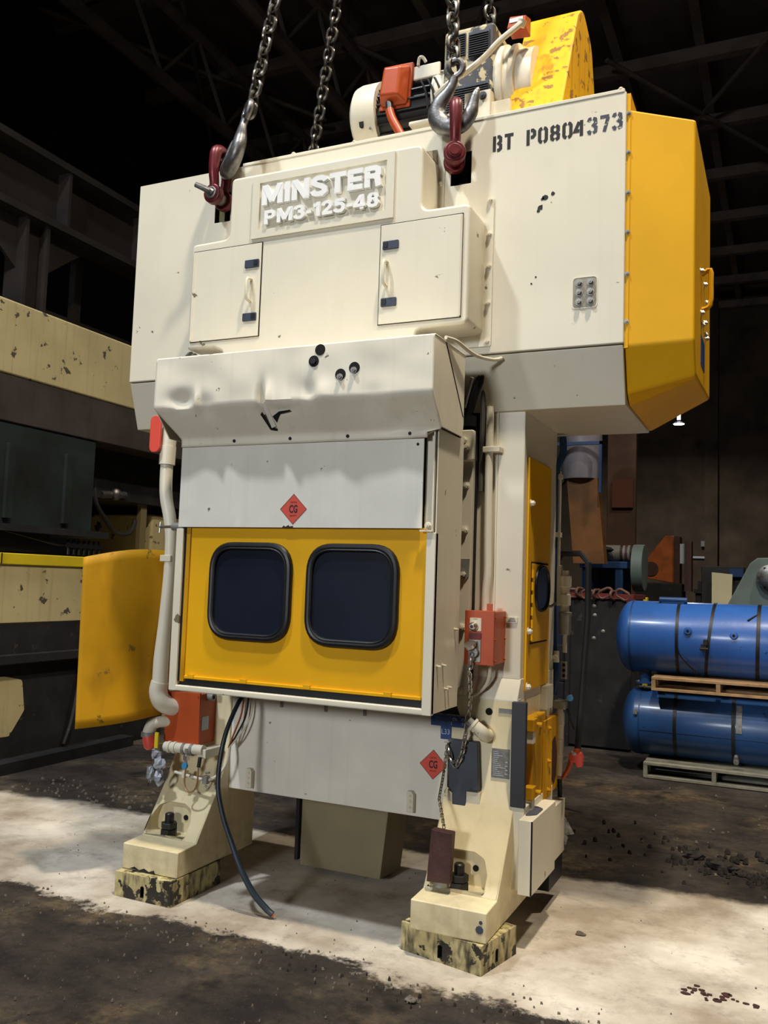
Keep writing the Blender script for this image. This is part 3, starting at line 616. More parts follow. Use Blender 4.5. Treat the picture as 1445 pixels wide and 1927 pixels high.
P('small_hose', MB().tube([(-1.25, 3.97, 1.235), (-1.25, 3.975, 1.19), (-1.27, 3.98, 1.13), (-1.32, 3.985, 1.085), (-1.36, 3.985, 1.07)], .008, 8, 5), CREAM)
# plates on the right upright
P('instruction_tag', MB().box(-1.195, -1.142, 4.043, 4.05, 1.425, 1.452), CREAM, bevel=.001)
tg = MB()
for k in range(3): tg.box(-1.188+.004*k, -1.150-.003*k, 4.0422, 4.0432, 1.431+.007*k, 1.4335+.007*k)
P('tag_print', tg, SOOT, smooth=0)['kind'] = 'stuff'
P('small_data_plate', MB().box(-1.209, -1.147, 3.996, 4.001, 1.008, 1.030), GREYTAG)
dpl = P('data_plate', MB().box(-1.238, -1.152, 3.996, 4.001, .712, .845), GREYTAG)
tg = MB()
for k in range(13):
    z = .722+.009*k; a = random.uniform(.3, 1)
    tg.box(-1.23, -1.23+.06*a, 3.9952, 3.9962, z, z+.0022)
    if k % 2 and k < 9: tg.box(-1.172, -1.160, 3.9952, 3.9962, z, z+.004)
P('plate_print', tg, PALE, dpl, smooth=0)['kind'] = 'stuff'
P('port_hole', MB().cyl((-1.256, 3.994, 1.01), (-1.256, 4.001, 1.01), .0165, n=20), HOLE)
# blue sign with tab
sg = P('oil_sign', MB().prism([(-1.543, .922), (-1.492, .922), (-1.492, .862), (-1.44, .862), (-1.44, .922), (-1.31, .922), (-1.31, .974), (-1.543, .974)], 'y', 3.993, 3.997), BLUESGN, smooth=0)
DIM = mat('worn_print', (96, 116, 150), .7, var=.3, scale=50)
text_mesh('sign_print', 'PROCESS', DIM, sg, -1.520, -1.441, .952, .965, 3.993, .0006)
text_mesh('sign_print', 'OIL', PALE, sg, -1.434, -1.407, .952, .965, 3.993, .0006)
text_mesh('sign_print', '57-295-85', DIM, sg, -1.520, -1.446, .933, .946, 3.993, .0006)
text_mesh('sign_print', '2', PALE, sg, -1.443, -1.436, .933, .946, 3.993, .0006)
text_mesh('sign_print', 'OMALA', PALE, sg, -1.388, -1.326, .952, .966, 3.993, .0006)
text_mesh('sign_print', 'TO 68', PALE, sg, -1.388, -1.341, .932, .946, 3.993, .0006)
text_mesh('sign_print', 'L33', PALE, sg, -1.487, -1.447, .885, .909, 3.993, .0006)
P('sign_dark_patch', MB().prism([(-1.53, .98), (-1.40, .98), (-1.42, 1.03), (-1.50, 1.035)], 'y', 3.9985, 4.001), SOOT, smooth=0)  # dark patch on the face above the sign
el = P('pipe_elbow', MB().tube([(-1.262, 4.01, .90), (-1.258, 3.955, .905), (-1.266, 3.925, .925), (-1.288, 3.915, .945), (-1.305, 3.912, .958)], [.030, .031, .031, .029, .028], 14, 5), CREAM)
P('elbow_collar', MB().cyl((-1.298, 3.913, .952), (-1.308, 3.911, .960), .034, n=16), CREAM, el)
P('elbow_nipple', MB().cyl((-1.306, 3.912, .958), (-1.326, 3.908, .975), .019, n=14), ZINC, el)
# slate plate in the right leg
spl = P('slate_cover', MB().prism([(-1.44, .87), (-1.44, .65), (-1.412, .635), (-1.412, .475), (-1.346, .470), (-1.346, .642), (-1.285, .650), (-1.297, .87)], 'y', 3.955, 3.998), SLATE, bevel=.004)
P('cream_filler', MB().box(-1.345, -1.28, 3.962, 3.998, .485, .64), CREAM, spl)
P('cream_filler', MB().prism([(-1.437, .64), (-1.415, .625), (-1.415, .485), (-1.437, .50)], 'y', 3.962, 3.998), CREAM, spl)
# hole in the slope below the plate
# ---- right side: doors, pipes, lower boxes
yd = P('side_door', MB().box(-1.127, -1.112, 4.10, 4.535, 1.104, 2.22), YEL, bevel=.003)
ydi = P('small_side_door', MB().box(-1.112, -1.106, 4.165, 4.478, 1.331, 1.71), YEL, yd, bevel=.002)
P('side_door_gap', MB().box(-1.1125, -1.1105, 4.155, 4.488, 1.322, 1.719), HOLE, yd, smooth=0)
ov = [(4.345+.15*math.cos(a)*(1-.12*math.cos(2*a)), 1.59+.108*math.sin(a)) for a in [2*PI*i/28 for i in range(28)]]
P('oval_port', MB().prism(ov, 'x', -1.108, -1.102), RUBBER, yd)
P('port_gasket', MB().tube([(-1.103, a, b) for a, b in ov], .010, 8, closed=True, up=(1, 0, 0)), RUBBER, yd)
for z in (1.36, 1.42, 1.48, 1.54, 1.60, 1.66): P('hinge_knuckle', MB().cyl((-1.104, 4.158, z-.02), (-1.104, 4.158, z+.02), .006, n=8), YEL, yd)
bolts(yd, [(-1.112, 4.123, 1.386), (-1.112, 4.12, 1.125), (-1.112, 4.13, 2.0)], CREAM, .014, .018, RX)
P('door_latch', MB().tube([(-1.106, 4.46, 1.50), (-1.09, 4.48, 1.50), (-1.085, 4.55, 1.515)], .007, 8), ZINC, yd)
P('side_post', MB().box(-1.127, -1.09, 4.42, 4.56, .98, 1.10), CREAM, bevel=.004)
P('small_label', MB().box(-1.121, -1.118, 4.0, 4.05, 1.035, 1.075), PALE, smooth=0)
dp = P('dark_edge_plate', MB().box(-1.135, -1.068, 3.955, 3.985, .60, 1.07), DARKPL, bevel=.003)
yb = P('yellow_bracket', MB().box(-1.12, -1.075, 4.12, 4.36, .595, .985), YELW, bevel=.010)
P('bracket_plate', MB().box(-1.075, -1.066, 4.30, 4.46, .56, .945), YELW, yb, bevel=.003)
bolts(yb, [(-1.066, 4.38, z) for z in (.60, .74, .90)], YELW, .010, .012, RX)
for z in (.955, .645): P('bracket_clip', MB().box(-1.10, -1.055, 4.05, 4.12, z-.028, z+.028).cyl((-1.06, 4.11, z), (-1.03, 4.11, z), .012, n=8), YELW, yb, bevel=.003)
for z in (.90, .59): P('white_block', MB().box(-1.10, -1.06, 4.06, 4.11, z-.03, z+.025), CREAM, yb, bevel=.003)
ys = P('yellow_side_sheet', MB().box(-1.12, -1.09, 4.50, 4.70, .55, .93), YELW, bevel=.003)
P('torn_hole', MB().prism(rpoly([(4.52, .79), (4.62, .83), (4.66, .74), (4.65, .62), (4.60, .58), (4.55, .62), (4.53, .70)], .02), 'x', -1.0905, -1.088), BROWN, ys, smooth=0)
lb = P('lower_side_box', MB().box(-1.072, -1.01, 3.885, 4.32, .245, .568), CREAM, bevel=.003)
P('box_front_joint', MB().box(-1.016, -1.0085, 3.8845, 3.8875, .247, .566), HOLE, lb, smooth=0)
P('box_back_plate', MB().box(-1.13, -1.07, 3.96, 4.5, .235, .60), CREAM, lb, bevel=.004)
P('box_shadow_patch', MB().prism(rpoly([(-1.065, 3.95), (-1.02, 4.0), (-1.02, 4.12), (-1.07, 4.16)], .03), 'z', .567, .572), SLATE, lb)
P('rear_side_box', MB().box(-1.12, -1.05, 4.32, 4.70, .23, .50), CREAM, bevel=.003)
P('rear_skid', MB().box(-1.12, -1.06, 4.42, 4.70, .10, .23), BLACK)
# rear-right plumbing
P('blue_pipe', MB().tube([(-1.10, 4.72, 2.42), (-1.10, 4.72, 2.32), (-1.135, 4.70, 2.20), (-1.14, 4.72, 1.80), (-1.135, 4.72, 1.4), (-1.12, 4.72, 1.1)], .020, 10, 4), BLUEF)
wc = P('thin_conduit', MB().cyl((-1.115, 4.73, 1.70), (-1.115, 4.73, 2.23), .010, n=10), CREAM)
for z in (2.20, 1.883): P('pipe_clip', MB().box(-1.155, -1.10, 4.695, 4.74, z-.013, z+.013), CREAM, wc)
frl = P('air_regulator', MB().lathe((-1.078, 4.74, 1.47), (0, 0, 1), [(0, .022), (.03, .022), (.035, .032), (.09, .032), (.095, .024), (.13, .026), (.135, .034), (.19, .034), (.195, .02), (.22, .02)], 16), CREAM)
P('perforated_bowl', MB().lathe((-1.075, 4.74, 1.345), (0, 0, 1), [(0, .028), (.01, .033), (.10, .033), (.105, .036), (.12, .036), (.124, .026)], 18), ZINC, frl)
P('regulator_body', MB().box(-1.125, -1.095, 4.72, 4.76, 1.50, 1.72), CREAM, frl, bevel=.006)
P('drain_pipe', MB().cyl((-1.075, 4.74, 1.345), (-1.074, 4.74, 1.25), .012, n=10), CREAM, frl)
P('slotted_plate', MB().box(-1.090, -1.056, 4.72, 4.725, 1.112, 1.205), ZINC, frl)
for z in (1.13, 1.158, 1.186): P('slot', MB().prism(rpoly(rect(-1.080, -1.066, z-.009, z+.009), .006), 'y', 4.7185, 4.7205), HOLE, frl, smooth=0)
P('blue_hose', MB().tube([(-1.115, 4.71, 1.25), (-1.105, 4.70, 1.17), (-1.108, 4.70, 1.10), (-1.118, 4.72, 1.03)], .014, 10, 4), BLUEF)
P('brass_valve', MB().cyl((-1.11, 4.70, 1.20), (-1.11, 4.70, 1.26), .016, n=12).cyl((-1.11, 4.70, 1.23), (-1.11, 4.66, 1.23), .012, n=10), CREAM)
P('blue_gauge', MB().cyl((-1.03, 4.70, 1.019), (-1.03, 4.685, 1.019), .017, n=18), mat('gauge_blue', (60, 130, 180), .4))
P('gauge_stem', MB().tube([(-1.03, 4.70, 1.019), (-1.06, 4.71, 1.0), (-1.10, 4.72, 1.0)], .006, 8), ZINC)
vp = P('vertical_pipe', MB().lathe((-1.084, 4.70, .61), (0, 0, 1), [(0, .018), (.02, .018), (.02, .021), (.10, .021), (.102, .023), (.19, .023), (.192, .0215), (.26, .0215), (.262, .024), (.32, .024), (.345, .015)], 16), CREAM)
P('pipe_tee', MB().box(-1.12, -1.05, 4.68, 4.72, .955, 1.0), ZINC, vp, bevel=.006)
P('pipe_drop', MB().tube([(-1.05, 4.70, .96), (-1.03, 4.69, .92), (-1.0, 4.68, .86)], .007, 8), SOOT, vp)
P('air_hose', MB().tube([(-1.08, 4.70, .59), (-1.078, 4.70, .50), (-1.084, 4.70, .40), (-1.09, 4.70, .28)], .012, 8, 4), RUBBER)
hd = P('red_lever', MB().tube([(-1.065, 4.70, .595), (-1.03, 4.695, .66), (-1.005, 4.69, .735), (-.975, 4.685, .745)], [.010, .014, .018, .018], 10, 4), ORG)
P('lever_grip', MB().prism(rpoly([(-1.03, .735), (-.965, .745), (-.955, .72), (-.958, .672), (-.985, .665), (-1.0, .69), (-1.025, .69)], .012), 'y', 4.67, 4.71), REDM, hd, bevel=.008)
P('lever_wrap', MB().ball((-1.0, 4.69, .735), .026, 10, (1, .9, .8)), PLASTIC, hd)
P('film_scrap', MB().prism([(-1.05, .40), (-1.0, .32), (-1.055, .30)], 'y', 4.70, 4.706).prism([(-1.06, .33), (-1.03, .30), (-1.04, .26), (-1.065, .28)], 'y', 4.69, 4.70), PLASTIC)
P('thin_rod', MB().cyl((-1.07, 4.70, .447), (-.955, 4.70, .432), .004, n=6), SOOT)
P('dark_arm', MB().tube([(-1.125, 4.76, 1.75), (-1.10, 4.76, 1.785), (-1.0, 4.75, 1.785), (-.955, 4.74, 1.735), (-.953, 4.74, 1.45), (-.98, 4.74, 1.0), (-1.0, 4.74, .7)], .017, 8), SOOT)
# ---- yellow belt guard at the right end of the crown
gx0, gx1 = -.650, -.352
vs = [(gx0, 3.955, 3.80), (gx1, 3.955, 3.692), (gx1, 3.955, 2.695), (gx0, 3.955, 2.69), (gx1, 4.03, 2.555), (gx0, 4.03, 2.49),
      (gx0, 4.79, 3.80), (gx1, 4.79, 3.692), (gx1, 4.79, 2.60), (gx0, 4.79, 2.44), (gx0, 4.10, 2.44), (gx1, 4.10, 2.555)]
bg = MB().add(vs, [(0, 3, 2, 1), (3, 5, 4, 2), (0, 1, 7, 6), (1, 2, 4, 11, 8, 7), (6, 7, 8, 9), (0, 6, 9, 10, 5, 3), (5, 10, 11, 4), (10, 9, 8, 11)])
bgo = P('belt_guard', bg, YEL, bevel=.012, seg=2, smooth=12)
bgo.modifiers['edge'].angle_limit = math.radians(14)
bolts(bgo, [(-.643, 3.952, z) for z in (3.775, 3.59, 3.40, 3.215, 3.02, 2.80)], ZINC, .008, .010)
P('guard_flange', MB().box(-.652, -.635, 3.95, 4.80, 2.68, 3.87), YEL, bgo)
hz = P('guard_handle', MB().tube([(-.352, 4.30, 3.10), (-.315, 4.30, 3.12), (-.312, 4.30, 3.05), (-.315, 4.30, 2.95), (-.352, 4.30, 2.93)], .012, 8, 3), YEL, bgo)
bolts(bgo, [(-.352, y, z) for y, z in ((4.22, 3.09), (4.42, 3.09), (4.55, 3.04), (4.25, 2.90), (4.42, 2.90), (4.28, 2.85), (4.45, 2.85), (4.52, 2.85))], CHROME, .012, .014, RX)
P('guard_label', MB().box(-.3525, -.350, 4.25, 4.45, 2.66, 2.80), BLUESGN, bgo, smooth=0)
# ---- drive on top of the crown: motor, clutch, flywheel guard
AY, AZ, MR = 4.42, 4.25, .195
mo = P('drive_motor', MB().lathe((-2.10, AY, AZ), (1, 0, 0), [(0, .17), (.42, .17)], 32), BLACK)
for k in range(22):
    a = 2*PI*k/22
    c, s_ = math.cos(a), math.sin(a)
    P('cooling_fin', MB().add([(-2.07, AY+c*.168-s_*.006, AZ+s_*.168+c*.006), (-2.07, AY+c*.192-s_*.004, AZ+s_*.192+c*.004), (-2.07, AY+c*.192+s_*.004, AZ+s_*.192-c*.004), (-2.07, AY+c*.168+s_*.006, AZ+s_*.168-c*.006),
      (-1.72, AY+c*.168-s_*.006, AZ+s_*.168+c*.006), (-1.72, AY+c*.192-s_*.004, AZ+s_*.192+c*.004), (-1.72, AY+c*.192+s_*.004, AZ+s_*.192-c*.004), (-1.72, AY+c*.168+s_*.006, AZ+s_*.168-c*.006)],
      [(0, 1, 2, 3), (7, 6, 5, 4), (0, 4, 5, 1), (1, 5, 6, 2), (2, 6, 7, 3), (3, 7, 4, 0)]), BLACK, mo, smooth=0)
fc = P('fan_cover', MB().lathe((-2.075, AY, AZ), (-1, 0, 0), [(0, .215), (.11, .215), (.145, .205), (.168, .175), (.178, .10), (.18, .01)], 36), CREAM, mo)
P('cover_hole', MB().prism(rpoly([(-2.165, 4.20), (-2.145, 4.215), (-2.14, 4.18), (-2.145, 4.13), (-2.165, 4.135), (-2.17, 4.17)], .008), 'y', 4.222, 4.232), HOLE, mo, smooth=0)
bolts(mo, [(-2.10, 4.228, 4.12)], CHROME, .006, .004)
P('end_bell', MB().lathe((-1.74, AY, AZ), (1, 0, 0), [(0, .20), (.03, .205), (.05, .19), (.07, .20), (.10, .20), (.12, .18), (.18, .15)], 28), CREAM, mo)
jb = P('junction_box', MB().add([(-2.045, 4.235, 4.225), (-1.875, 4.235, 4.215), (-1.865, 4.235, 4.45), (-2.02, 4.235, 4.455), (-2.025, 4.165, 4.26), (-1.915, 4.165, 4.25), (-1.90, 4.165, 4.41), (-2.0, 4.165, 4.42)], [(0, 3, 2, 1), (4, 5, 6, 7), (0, 1, 5, 4), (1, 2, 6, 5), (2, 3, 7, 6), (3, 0, 4, 7)]), ORG, mo, bevel=.016, seg=3)
P('junction_flange', MB().add([(-2.055, 4.26, 4.215), (-1.868, 4.26, 4.205), (-1.855, 4.26, 4.46), (-2.03, 4.26, 4.465), (-2.055, 4.235, 4.215), (-1.868, 4.235, 4.205), (-1.855, 4.235, 4.46), (-2.03, 4.235, 4.465)], [(0, 3, 2, 1), (4, 5, 6, 7), (0, 1, 5, 4), (1, 2, 6, 5), (2, 3, 7, 6), (3, 0, 4, 7)]), ORG, mo, bevel=.004)
P('elbow_fitting', MB().cyl((-1.975, 4.20, 4.225), (-1.965, 4.19, 4.175), .022, n=14), BLACK, mo)
P('orange_conduit', MB().tube([(-1.967, 4.19, 4.18), (-1.945, 4.185, 4.12), (-1.90, 4.18, 4.04), (-1.86, 4.18, 3.97)], .024, 12, 4), ORG, mo)
P('motor_foot', MB().box(-2.05, -1.72, 4.26, 4.58, 3.88, 4.06), CREAM, mo)
P('pump_loop', MB().tube([(-1.83, 4.25, 4.44), (-1.82, 4.24, 4.475), (-1.80, 4.24, 4.475), (-1.785, 4.25, 4.45)], .009, 8, 3), CREAM, mo)
P('motor_plate', MB().box(-1.86, -1.70, 4.25, 4.27, 4.36, 4.44), CREAM, mo, bevel=.008)
for x in (-1.80, -1.76, -1.72): P('terminal_wire', MB().tube([(x, 4.22, 4.33), (x+.02, 4.19, 4.30), (x+.045, 4.19, 4.24), (x+.055, 4.20, 4.15)], .006, 6, 4), SOOT, mo)
P('motor_base_pad', MB().box(-1.84, -1.58, 4.16, 4.3, 4.05, 4.075), CREAM, mo, bevel=.01)
cl = P('clutch_housing', MB().add([(-1.665, 4.20, 3.9), (-1.38, 4.20, 3.9), (-1.38, 4.20, 4.56), (-1.66, 4.20, 4.56), (-1.665, 4.68, 3.9), (-1.38, 4.68, 3.9), (-1.38, 4.68, 4.60), (-1.66, 4.68, 4.60)], [(0, 1, 2, 3), (5, 4, 7, 6), (0, 4, 5, 1), (1, 5, 6, 2), (2, 6, 7, 3), (3, 7, 4, 0)]), mat('grubby_cream', (196, 182, 142), .5, var=.15, scale=7, chips=.25, chipscale=6, chip=(58, 56, 60)), bevel=.02, seg=3)
for (x0, x1, z0, z1) in ((-1.645, -1.535, 4.40, 4.525), (-1.52, -1.405, 4.385, 4.52), (-1.645, -1.40, 4.10, 4.235)):
    o = P('vent_panel', MB().box(x0, x1, 4.193, 4.205, z0, z1), NAVY, cl)
    n_ = int((z1-z0)/.0125)
    lv = MB()
    for k in range(n_): lv.prism([(4.194, z0+.0125*k+.004), (4.184, z0+.0125*k), (4.187, z0+.0125*k+.006)], 'x', x0+.004, x1-.004)
    P('louver', lv, BLACK, o, smooth=0)['kind'] = 'stuff'
P('clutch_rings', MB().lathe((-1.39, 4.45, 4.27), (1, 0, 0), [(0, .24), (.02, .255), (.05, .255), (.055, .235), (.08, .235), (.085, .25), (.11, .25), (.115, .22), (.2, .22)], 36), CREAM, cl)
P('mount_plate', MB().box(-1.51, -1.37, 4.13, 4.2, 3.88, 4.145), CREAM, cl, bevel=.003)
bolts(cl, [(-1.41, 4.13, 4.115)], SLATE, .016, .014)
P('base_rail', MB().box(-1.39, -1.27, 4.15, 4.3, 3.88, 4.085), CREAM, cl, bevel=.003)
fg = rpoly([(4.10, 3.88), (4.50, 4.70), (4.62, 4.80), (4.86, 4.72), (5.0, 4.40), (5.0, 3.88)], [0, .10, .14, .16, .2, 0], 6)
fgo = P('flywheel_guard', MB().prism(fg, 'x', -1.295, -1.005), YELG, bevel=.012, seg=3)
P('guard_spike', MB().prism([(-1.0, 3.89), (-.985, 3.89), (-.995, 3.99)], 'y', 4.3, 4.31), SOOT, fgo)
tb = P('terminal_box', MB().add([(-1.30, 4.16, 4.47), (-1.20, 4.16, 4.46), (-1.20, 4.16, 4.52), (-1.285, 4.16, 4.53), (-1.30, 4.26, 4.47), (-1.20, 4.26, 4.46), (-1.20, 4.26, 4.56), (-1.285, 4.26, 4.57)], [(0, 1, 2, 3), (5, 4, 7, 6), (0, 4, 5, 1), (1, 5, 6, 2), (2, 6, 7, 3), (3, 7, 4, 0)]), ORG, cl, bevel=.004)
P('box_sticker', MB().box(-1.285, -1.215, 4.157, 4.161, 4.495, 4.517), WHITE, cl, smooth=0)
P('cable_gland', MB().cyl((-1.225, 4.15, 4.455), (-1.21, 4.14, 4.485), .022, n=12), CREAM, cl)
P('armoured_cable', MB().tube([(-1.213, 4.14, 4.47), (-1.25, 4.12, 4.43), (-1.32, 4.10, 4.37), (-1.39, 4.09, 4.30), (-1.48, 4.08, 4.235), (-1.58, 4.08, 4.19), (-1.66, 4.10, 4.15)], .0155, 10, 5), CREAM, cl)
# ---- left side: hose, fittings, orange box, side guard
hs = P('drain_hose', MB().tube([(-3.043, 3.80, 2.225), (-3.043, 3.80, 2.09), (-3.033, 3.80, 2.0), (-3.005, 3.80, 1.90), (-2.988, 3.80, 1.78), (-2.988, 3.80, 1.58), (-3.0, 3.80, 1.35), (-3.012, 3.80, 1.15), (-3.012, 3.80, 1.02)], [.034, .034, .034, .034, .032, .032, .034, .040, .041], 16, 6), CREAM)
P('hose_collar', MB().cyl((-3.043, 3.80, 2.19), (-3.04, 3.80, 2.29), .043, n=18).cyl((-3.04, 3.80, 2.29), (-3.03, 3.80, 2.42), .04, n=18), CREAM, hs)
P('red_cap_plate', MB().prism(rpoly(rect(-3.118, -3.048, 2.25, 2.45), .034, 6), 'y', 3.735, 3.752), REDM, hs, bevel=.004)
P('hose_clip', MB().box(-3.03, -2.96, 3.765, 3.80, 1.665, 1.70), CREAM, hs, bevel=.004)
P('hose_elbow', MB().tube([(-3.012, 3.80, 1.03), (-3.02, 3.80, .98), (-3.005, 3.81, .93), (-2.975, 3.845, .90), (-2.94, 3.90, .89)], [.046, .048, .05, .048, .046], 16, 5), CREAM, hs)
P('red_strip', MB().box(-2.985, -2.945, 3.88, 3.90, 1.35, 1.64), REDM)
th = P('screw_clamp', MB().cyl((-2.70, 3.54, 1.836), (-2.775, 3.54, 1.836), .020, n=14), ZINC)
P('clamp_screw', MB().cyl((-2.775, 3.54, 1.836), (-2.855, 3.54, 1.834), .0075, n=10), CHROME, th)
P('clamp_tee', MB().cyl((-2.855, 3.54, 1.86), (-2.858, 3.54, 1.805), .006, n=8), CHROME, th)
ob = P('junction_cabinet', MB().box(-3.0, -2.79, 3.86, 4.0, .712, .975), ORG, bevel=.004)
P('cabinet_cover', MB().prism([(-3.006, .976), (-2.786, .982), (-2.780, .708), (-3.006, .708)], 'y', 3.848, 3.862), ORG, ob, bevel=.003)
bolts(ob, [(x, 3.848, z) for x in (-2.997, -2.795) for z in (.72, .965)], ORG, .004, .003, name='screw')
P('cabinet_stickers', MB().box(-2.791, -2.788, 3.88, 3.94, .785, .855), PALE, ob, smooth=0)
gl_ = P('cord_gland', MB().cyl((-2.79, 3.93, .955), (-2.755, 3.93, .955), .02, n=14), ZINC, ob)
P('gland_eye', MB().cyl((-2.755, 3.93, .955), (-2.753, 3.93, .955), .009, n=10), HOLE, ob)
ew = P('pipe_bend', MB().tube([(-2.94, 3.91, .81), (-3.02, 3.845, .815), (-3.06, 3.82, .80), (-3.075, 3.815, .77), (-3.078, 3.815, .745)], [.028, .030, .032, .033, .036], 16, 5), CREAM)
P('bend_collar', MB().cyl((-3.078, 3.815, .735), (-3.078, 3.815, .76), .041, n=18), ZINC, ew)
P('red_cup', MB().lathe((-3.072, 3.81, .738), (.25, 0, -1), [(0, .036), (.03, .037), (.055, .034), (.07, .02)], 18), REDM, ew)
P('small_red_knob', MB().ball((-3.035, 3.85, .885), .018, 10), REDM, ew)
P('black_fitting', MB().cyl((-3.02, 3.86, .885), (-2.95, 3.86, .885), .024, n=12), BLACK, ew)
P('yellow_tag', MB().box(-3.02, -2.998, 3.79, 3.80, .685, .765), OLDYEL, ew)
mf = P('manifold', MB().cyl((-2.985, 3.84, .69), (-2.74, 3.84, .695), .026, n=16), CREAM)
for x in (-2.955, -2.92, -2.86, -2.81): P('manifold_ring', MB().cyl((x-.008, 3.84, .69), (x+.008, 3.84, .69), .031, n=16), ZINC if x > -2.9 else CREAM, mf)
P('manifold_block', MB().box(-2.775, -2.72, 3.83, 3.99, .655, .70), CREAM, mf, bevel=.004)
P('valve_stem', MB().cyl((-2.826, 3.81, .70), (-2.826, 3.81, .62), .008, n=8).box(-2.838, -2.814, 3.80, 3.825, .64, .665), CHROME, mf)
P('blue_valve', MB().cyl((-2.826, 3.81, .613), (-2.826, 3.795, .613), .016, n=14), mat('valve_blue', (60, 140, 190), .4), mf)
P('copper_loop', MB().tube([(-2.818, 3.80, .60), (-2.822, 3.80, .54), (-2.812, 3.80, .50), (-2.785, 3.80, .485), (-2.757, 3.80, .50), (-2.742, 3.80, .54), (-2.738, 3.80, .62)], .0045, 8, 5), mat('copper_tube', (170, 130, 96), .4, metal=.4), mf)
P('loop_nut', MB().cyl((-2.738, 3.80, .615), (-2.738, 3.81, .665), .010, n=8), SOOT, mf)
rd = P('lube_line', MB().tube([(-2.93, 3.86, .56), (-2.83, 3.85, .552), (-2.72, 3.84, .548), (-2.68, 3.86, .56), (-2.655, 3.9, .60), (-2.645, 3.93, .66), (-2.66, 3.96, .74)], .008, 8, 4), CREAM)
P('line_fitting', MB().box(-2.725, -2.70, 3.82, 3.85, .53, .57).cyl((-2.713, 3.83, .585), (-2.69, 3.83, .59), .006, n=8).cyl((-2.713, 3.83, .52), (-2.69, 3.83, .512), .006, n=8), ZINC, rd)
P('line_fitting', MB().box(-2.87, -2.85, 3.84, 3.87, .54, .575), CREAM, rd)
def crumple(c, r, sq, seed):
    rr = random.Random(seed); b = MB().ball((0, 0, 0), 1, 10, (1, 1, 1))
    b.v = [Vector((c[0]+v.x*r*sq[0], c[1]+v.y*r*sq[1], c[2]+v.z*r*sq[2]))*1+Vector((rr.uniform(-.3, .3), rr.uniform(-.3, .3), rr.uniform(-.25, .25)))*r*.8 for v in b.v]
    return b
P('wrapped_fitting', crumple((-3.015, 3.805, .655), .030, (1, .8, 1), 1), PLASTIC, smooth=0); P('wrapped_fitting', crumple((-2.985, 3.80, .605), .036, (1.1, .8, .9), 2), PLASTIC, smooth=0)
P('film_bag', crumple((-3.042, 3.80, .548), .030, (.8, .7, 1.5), 3), PLASTIC, smooth=0); P('film_bag', crumple((-2.978, 3.79, .535), .028, (.9, .7, 1.5), 4), PLASTIC, smooth=0)
P('bag_tail', MB().add([(-3.06, 3.80, .535), (-3.03, 3.80, .53), (-3.055, 3.80, .475), (-3.045, 3.82, .535)], [(0, 1, 2), (0, 3, 1), (1, 3, 2), (0, 2, 3)]), BROWN)
for k in range(3): P('thin_cable', MB().tube([(-2.60+.025*k, 3.99, 1.03), (-2.61+.03*k, 3.98, .88), (-2.63+.02*k, 3.95, .78), (-2.655, 3.94, .70)], .005, 6, 4), (ORGD, SOOT, CREAM)[k])
P('cable_cluster', MB().box(-2.63, -2.54, 3.97, 4.01, .97, 1.035), BLACK)
P('crown_hose_fitting', MB().cyl((-2.89, 3.80, 2.765), (-2.94, 3.80, 2.765), .028, n=14).cyl((-2.935, 3.80, 2.77), (-2.965, 3.80, 2.70), .024, n=14).cyl((-2.90, 3.78, 2.765), (-2.91, 3.78, 2.765), .033, n=14), CHROME)
P('orange_hose', MB().cyl((-2.66, 3.70, 2.68), (-2.48, 3.70, 2.672), .014, n=10), ORG)
P('orange_nut', MB().box(-2.50, -2.42, 3.68, 3.71, 2.655, 2.69), ORG, bevel=.006)
P('white_nut', MB().box(-2.53, -2.50, 3.68, 3.71, 2.655, 2.685), PALE)
sgm = MB(); NU, NV = 24, 18
for i in range(NU+1):
    u = i/NU
    for j in range(NV+1):
        v = j/NV; z = (.80+.055*u)*(1-v)+(1.672+.035*math.sin(u*PI*.8)+.03*u)*v
        b_ = .055*math.sin(PI*u)*(1-.4*v)-.02*math.sin(2*PI*v)*u
        sgm.v.append(Vector((-3.285+.265*u+b_*.8+.012*(1-v)*(1-u), 3.475+.385*u-b_*.55, z)))
for i in range(NU):
    for j in range(NV): a = i*(NV+1)+j; sgm.f.append((a, a+NV+1, a+NV+2, a+1)); sgm.mi.append(0)
sgo = P('side_guard', sgm, YELW, smooth=60); q_ = sgo.modifiers.new('sheet', 'SOLIDIFY'); q_.thickness = .005
P('guard_hinge', MB().cyl((-3.015, 3.87, .85), (-3.015, 3.87, 1.70), .012, n=10), YELW, sgo)
P('guard_arm', MB().box(-3.02, -2.99, 3.87, 4.06, 1.20, 1.24).box(-3.02, -2.99, 3.87, 4.06, 1.5, 1.54), SOOT, sgo)
# ================================================================== THINGS AROUND THE PRESS
def block(name, cx, cy, w_, d_, h_, rot, label, slots):
    c, s_ = math.cos(rot), math.sin(rot)
    def T(mb):
        for i, v in enumerate(mb.v): mb.v[i] = Vector((cx+v.x*c-v.y*s_, cy+v.x*s_+v.y*c, v.z))
        return mb
    o = obj(name, T(MB().box(-w_/2, w_/2, -d_/2, d_/2, 0, h_)), BLOCKM, bevel=.006)
    tag(o, label, 'block', 'blocks under the press feet')
    k = MB()
    for (x, side) in slots:
        ar = rpoly([(-.011, .018), (.011, .018), (.011, .072), (-.011, .072)], [.002, .002, .011, .011])
        if side: k.prism([(x+a, b) for a, b in ar], 'x', w_/2-.05, w_/2+.05)
        else: k.prism([(x+a, b) for a, b in ar], 'y', -d_/2-.05, -d_/2+.05)
    cut(o, T(k), HOLE)
    return o
block('support_block', -2.857, 3.76, .345, .41, .12, -.012, 'grimy cream steel block under the left foot, squared to it', [(0.0, 0)])
